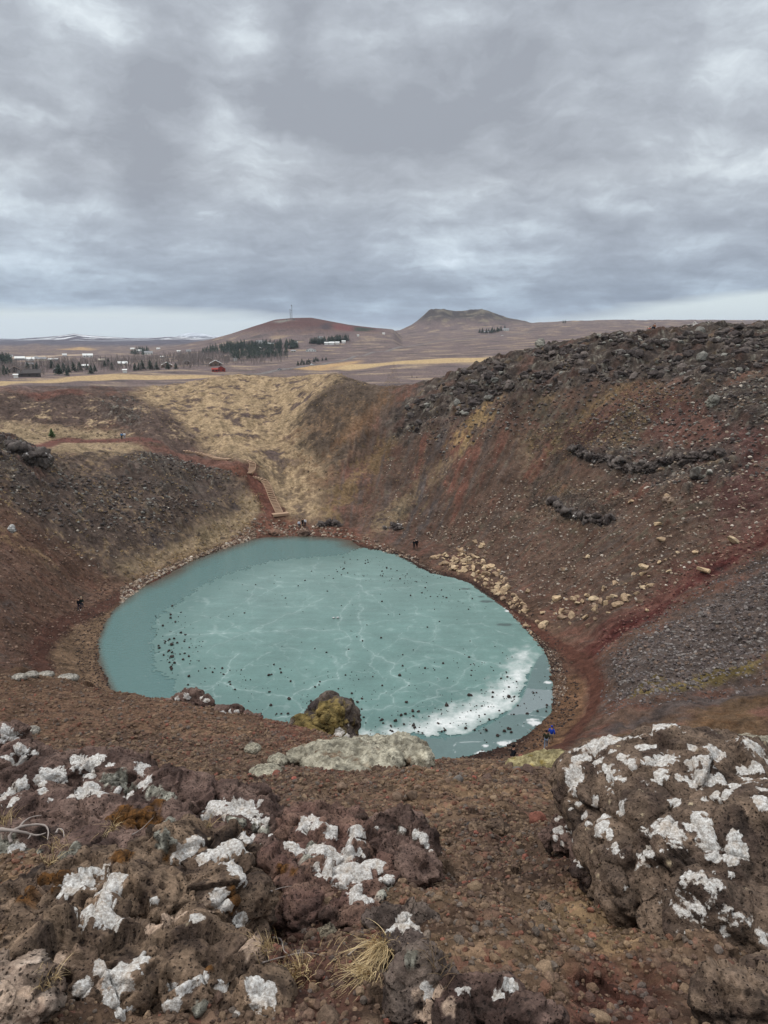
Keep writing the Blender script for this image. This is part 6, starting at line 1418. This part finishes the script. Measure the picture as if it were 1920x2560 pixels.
# ---------------------------------------------------------------- people
SKIN = plain('skin', C(196, 150, 124), .6, .3, .08)
CL = {}
def cloth(c):
    k = tuple(c)
    if k not in CL: CL[k] = plain('cloth', C(*c), .9, .1, .3, 9.0)
    return CL[k]
def skin_mesh(name, verts, edges, radii, mat, parent, root=0, sub=2):
    me = bpy.data.meshes.new(name); me.from_pydata(verts, edges, [])
    o = bpy.data.objects.new(name, me); COL.objects.link(o)
    sk = o.modifiers.new('s', 'SKIN'); ss = o.modifiers.new('u', 'SUBSURF'); ss.levels = sub; ss.render_levels = sub
    for i, r in enumerate(radii):
        d = me.skin_vertices[0].data[i]; d.radius = (r, r) if not isinstance(r, tuple) else r; d.use_root = i == root
    dg = bpy.context.evaluated_depsgraph_get(); dg.update(); m2 = bpy.data.meshes.new_from_object(o.evaluated_get(dg)); m2.name = name
    bpy.data.objects.remove(o); bpy.data.meshes.remove(me)
    for pl in m2.polygons: pl.use_smooth = True
    m2.materials.clear(); return link(name, m2, mat, parent)
def person(xyz, yaw, label, jacket, trousers, hair, shoes=(40, 38, 38), h=1.74, stride=0.0, arms=0.12, bag=None, group=None, hat=None, sit=False, lean=0.0):
    """figure at rest in the pose: yaw is the way it faces; stride in metres"""
    E = empty('person', xyz, yaw); s_ = h/1.75; E.scale = (s_,)*3; tag(E, label, 'person', group)
    st = stride/2; fy = lean
    hip, kn, an = .92, .50, .09
    if sit: hip, st = .46, 0
    P_ = {'pel': (0, 0, hip+.03), 'wa': (0, .01+fy*.3, hip+.20), 'ch': (0, .02+fy*.8, hip+.42), 'nk': (0, .02+fy, hip+.56), 'hd0': (0, .03+fy*1.1, hip+.66), 'hd1': (0, .03+fy*1.15, hip+.80)}
    for sd_, nm in ((-1, 'l'), (1, 'r')):
        f_ = st*sd_
        P_['hp'+nm] = (.09*sd_, 0, hip)
        if sit: P_['kn'+nm] = (.11*sd_, .42, hip+.06); P_['an'+nm] = (.11*sd_, .48, .08); P_['to'+nm] = (.11*sd_, .62, .04)
        else: P_['kn'+nm] = (.10*sd_, f_*.55+.04, kn); P_['an'+nm] = (.10*sd_, f_-.03, an+.03*(f_ < 0)); P_['to'+nm] = (.11*sd_, f_+.14, .035)
        P_['sh'+nm] = (.19*sd_, .02+fy*.9, hip+.50); P_['el'+nm] = (.26*sd_+.02*sd_, .0-f_*.5+fy*.8, hip+.22); P_['wr'+nm] = (.25*sd_, .12*arms*8-f_*.8+fy*.6, hip+.0+arms*.6); P_['ha'+nm] = (.24*sd_, .17*arms*8-f_*.85+fy*.6, hip-.07+arms*.7)
    names = list(P_); ix = {n: i for i, n in enumerate(names)}
    E_ = [('pel','wa'),('wa','ch'),('ch','nk'),('nk','hd0'),('hd0','hd1')]+[e for n in 'lr' for e in (('pel','hp'+n),('hp'+n,'kn'+n),('kn'+n,'an'+n),('an'+n,'to'+n),('ch','sh'+n),('sh'+n,'el'+n),('el'+n,'wr'+n),('wr'+n,'ha'+n))]
    R_ = {'pel': .13, 'wa': .12, 'ch': .13, 'nk': .055, 'hd0': .085, 'hd1': .085}; 
    for n in 'lr': R_.update({'hp'+n: .09, 'kn'+n: .055, 'an'+n: .04, 'to'+n: .03, 'sh'+n: .055, 'el'+n: .042, 'wr'+n: .03, 'ha'+n: .035})
    skin_mesh('body', [P_[n] for n in names], [(ix[a], ix[b]) for a, b in E_], [R_[n] for n in names], SKIN, E)
    def sub(name, keys, edges, rad, mat, root=0): 
        k = {n: i for i, n in enumerate(keys)}; return skin_mesh(name, [P_[n] for n in keys], [(k[a], k[b]) for a, b in edges], rad, mat, E, root)
    sub('jacket', ['pel','wa','ch','nk','shl','ell','wrl','shr','elr','wrr'], [('pel','wa'),('wa','ch'),('ch','nk'),('ch','shl'),('shl','ell'),('ell','wrl'),('ch','shr'),('shr','elr'),('elr','wrr')], [.165,.155,.165,.075,.085,.068,.055,.085,.068,.055], cloth(jacket))
    sub('trousers', ['pel','hpl','knl','anl','hpr','knr','anr'], [('pel','hpl'),('hpl','knl'),('knl','anl'),('pel','hpr'),('hpr','knr'),('knr','anr')], [.145,.11,.078,.062,.11,.078,.062], cloth(trousers))
    for n in 'lr':
        a, t_ = Vector(P_['an'+n]), Vector(P_['to'+n]); skin_mesh('shoe', [(a.x, a.y-.03, .05), (a.x, a.y+.06, .05), tuple(t_)], [(0, 1), (1, 2)], [.055, .055, .045], cloth(shoes), E)
    hd = Vector(P_['hd1'])
    def hairf(bm):
        bmesh.ops.create_icosphere(bm, subdivisions=3, radius=.112, matrix=Matrix.Translation(hd+Vector((0, -.022, .025))))
        bmesh.ops.delete(bm, geom=[v for v in bm.verts if v.co.z < hd.z-.055 and v.co.y > hd.y-.02 or (v.co.y > hd.y+.055 and v.co.z < hd.z+.05)], context='VERTS')
    o = bm_obj('hat' if hat else 'hair', hairf, cloth(hat or hair), E)
    for pl in o.data.polygons: pl.use_smooth = True
    if bag: 
        c = Vector(P_['ch'])+Vector((0, -.22, -.05)); o = bm_obj('backpack', lambda bm: bmesh.ops.create_icosphere(bm, subdivisions=3, radius=1, matrix=Matrix.Translation(c) @ Matrix.Diagonal((.16, .11, .24, 1))), cloth(bag), E)
    return E
def stand(px, py, dmin=25, t=None):
    if t is None: p = hit(px, py, dmin); return (p[0], p[1], ground(p[0], p[1]))
    p = wpt(px, py, t); return (p[0], p[1], ground(p[0], p[1]))
BLK, NVY, WH_ = (24, 24, 28), (30, 36, 54), (226, 226, 228)
person(stand(1364, 1870), -.25, 'person in dark olive jacket and light jeans walking on the near right path', (52, 56, 44), (128, 140, 158), (26, 22, 22), (214, 214, 214), stride=.35)
person(stand(1377, 1858), -.35, 'person in bright blue jacket and beige trousers ahead of the olive jacket', (36, 70, 176), (150, 134, 116), (40, 34, 30), stride=.3, hat=(34, 60, 150))
person(stand(1281, 1921), -1.35, 'person all in black walking nearest the lip above the lake', BLK, BLK, (24, 22, 22), stride=.6)
person(stand(199, 1526), 3.0, 'person in dark clothes and white shoes on the left lakeside path', BLK, NVY, (24, 22, 22), (235, 235, 235), stride=.25)
person(stand(206, 1522), 3.2, 'person in dark green jacket just behind the one with white shoes', (34, 44, 40), (62, 68, 80), (190, 170, 140), stride=.15, arms=.3)
person(stand(305, 1099, 100), .4, 'person in blue jacket on the red path terrace', (66, 128, 176), (36, 40, 52), (40, 32, 28), stride=.2, h=1.72)
person(stand(312, 1098, 100), .2, 'person in white jacket beside the blue jacket on the red path', WH_, (150, 150, 156), (60, 46, 36), stride=.2, h=1.68)
person(stand(748, 1316), 3.3, 'person in white top sitting on the stones of the far shore', (214, 220, 226), NVY, (30, 26, 26), sit=True)
person(stand(757, 1317), 3.1, 'person in black jacket standing between two white jackets at the far shore', BLK, BLK, (24, 22, 22), h=1.7)
person(stand(763, 1317), 2.9, 'person in white jacket and dark trousers standing at the far shore', WH_, NVY, (70, 50, 40), h=1.74)
person(stand(1035, 1372), -.6, 'left one of two people in black on the far right shore', BLK, (34, 34, 38), (26, 24, 24), h=1.72)
person(stand(1042, 1371), -.4, 'right one of two people in black on the far right shore', (30, 30, 36), BLK, (26, 24, 24), h=1.78, stride=.2)
person(stand(1030, 945, 185), .5, 'left one of two far walkers on the brown heath', (44, 42, 44), BLK, (30, 28, 28), h=1.8); person(stand(1042, 946, 185), .2, 'right one of two far walkers on the brown heath', (60, 56, 56), (44, 42, 44), (180, 170, 160), h=1.85)
for px, jk, tr, lb in ((1618, BLK, BLK, 'leftmost person of the group on the rim, dressed in black'), (1623, (196, 92, 86), (44, 42, 44), 'person in salmon red jacket among the group on the rim'), (1626, (30, 32, 38), (206, 206, 206), 'person with white trousers in the middle of the group on the rim'), (1632, (44, 48, 58), NVY, 'person in dark blue grey second from right on the rim'), (1636, (150, 104, 80), (40, 40, 46), 'rightmost person of the group on the rim, in a brown jacket')):
    person(stand(px, 826, 60, 156), 2.6+RB_.normal(0, .6), lb, jk, tr, (36, 28, 26), h=1.75)
# standing rocks on the right rim and slope
def rim_rock(px, py, wpx, hpx, t, look, label, seed, **k):
    return lava_rock('rim_rock', [(px, py, t, wpx/2, hpx/2, wpx/2), (px+wpx*.18, py+hpx*.2, t, wpx*.42, hpx*.36, wpx*.4), (px-wpx*.2, py+hpx*.25, t, wpx*.3, hpx*.3, wpx*.3)], max(wpx, hpx)*t/F/26, max(wpx, hpx)*t/F, look, label=label, mat=FAR_ROCK, seed=seed, **k)
def ledge(pts, hpx, look, label, seed, **k):
    r = np.random.default_rng(seed); bl = []
    for (x0, y0), (x1, y1) in zip(pts[:-1], pts[1:]):
        n = max(1, int(abs(x1-x0)/6))
        for i in range(n):
            f_ = (i+r.random())/n; px, py = x0+(x1-x0)*f_, y0+(y1-y0)*f_; p = hit(px, py+3, 25); t = p[1]*CP-(p[2]-HC)*SP; bl.append((px, py+r.normal(0, 5), t+.35, r.uniform(4, 16), hpx*r.uniform(.25, 1.15), r.uniform(8, 18)))
    return lava_rock('rock_ledge', bl, .075, 3.2, look, label=label, cat='ledge', mat=FAR_ROCK, seed=seed, pitty=.3, amp=1.9, **k)
def crag(px, py, wd, hp, t, look, label, seed, n=14, **k):
    r = np.random.default_rng(seed); bl = [(px+wd*.5*u, py+hp*(.05+.6*u*u)+r.uniform(-.1, .3)*hp, t+r.normal(0, .3), wd*r.uniform(.08, .2), hp*r.uniform(.25, .5), wd*r.uniform(.12, .25)) for u in r.uniform(-1, 1, n)]
    return lava_rock('rim_crag', bl, max(.03, wd*t/F/110), wd*t/F*.7, look, label=label, cat='crag', mat=FAR_ROCK, seed=seed, pitty=.4, amp=1.8, **k)
GL = (C(126, 122, 112), C(150, 146, 134), C(96, 90, 84)); DL = (C(82, 73, 69), C(106, 97, 91), C(62, 54, 51))
rim_rock(1354, 868, 26, 34, 162, GL, 'pale upright boulder on the skyline of the right rim', 201, pitty=0)
rim_rock(1330, 884, 26, 22, 162, DL, 'dark boulder at the left foot of the pale upright one', 202, pitty=0)
rim_rock(1782, 1003, 28, 28, 114, GL, 'light grey block alone on the upper right slope', 203, pitty=0, auto=.6)
crag(1764, 818, 84, 30, 156, DL, 'largest knobbly crag on the right skyline', 204, auto=.25)
crag(1712, 826, 40, 26, 156, DL, 'dark rounded crag left of the largest one on the skyline', 205, auto=.2)
crag(1845, 828, 66, 26, 154, DL, 'white speckled crag right of the largest one on the skyline', 206, auto=.7)
ledge([(1437,1130),(1480,1145),(1530,1152),(1570,1168),(1610,1176),(1650,1168)], 9, DL, 'left length of the dark cliff ledge on the right slope', 207, auto=.1); ledge([(1650,1164),(1700,1150),(1760,1142),(1815,1136)], 10, DL, 'right length of the dark cliff ledge on the right slope', 208, auto=.25)
ledge([(1380,1250),(1400,1272),(1440,1290),(1500,1305),(1530,1300)], 4.5, DL, 'low broken ledge lower on the right slope below the long one', 218, auto=.1)
rim_rock(1765, 1190, 60, 26, 101, GL, 'grey outcrop just under the cliff ledge', 209, auto=.5); rim_rock(1672, 1258, 26, 34, 98, (C(140, 118, 100), C(160, 138, 118), C(110, 92, 82)), 'tan pillar rock below the cliff ledge', 210)
crag(25, 1118, 150, 34, 119, DL, 'dark crag on the left wall at the picture edge', 211, n=26, auto=.15); rim_rock(690, 1334, 0.1+34, 16, 136, (C(110, 84, 70), C(128, 100, 84), C(90, 66, 58)), 'brown flat rock at the far waterline below the stairs', 212, pitty=0)
rim_rock(760, 1332, 26, 14, 136, (C(110, 88, 76), C(128, 106, 92), C(84, 66, 60)), 'brown boulder at the far waterline below the seated group', 213, pitty=0); crag(828, 1305, 46, 14, 139, DL, 'dark mossy boulder on the far shore', 214)
rim_rock(1755, 1200, 10, 10, 101, GL, 'little pale rock under the grey outcrop', 215, pitty=0); crag(985, 1318, 60, 24, 136, DL, 'dark rock cluster above the far right shore', 216, auto=.3)
rim_rock(30, 1322, 16, 18, 98, (C(170,166,162), C(200,196,190), C(120,112,106)), 'white speckled boulder on the left wall', 217, auto=1.0, pitty=0)
# ================================================================ the air between here and the mountains
def hz(bm): box(bm, -16000, 16000, -300, 16500, -7, 420)
o = bm_obj('haze', hz, None); tag(o, kind='stuff')
hm_ = bpy.data.materials.new('haze'); hm_.use_nodes = True; ht = hm_.node_tree
for n in list(ht.nodes): ht.nodes.remove(n)
pv = ht.nodes.new('ShaderNodeVolumePrincipled'); pv.inputs['Color'].default_value = (.78, .86, 1, 1); pv.inputs['Density'].default_value = .000045; pv.inputs['Anisotropy'].default_value = .2
ho = ht.nodes.new('ShaderNodeOutputMaterial'); ht.links.new(pv.outputs[0], ho.inputs['Volume']); o.data.materials.append(hm_)
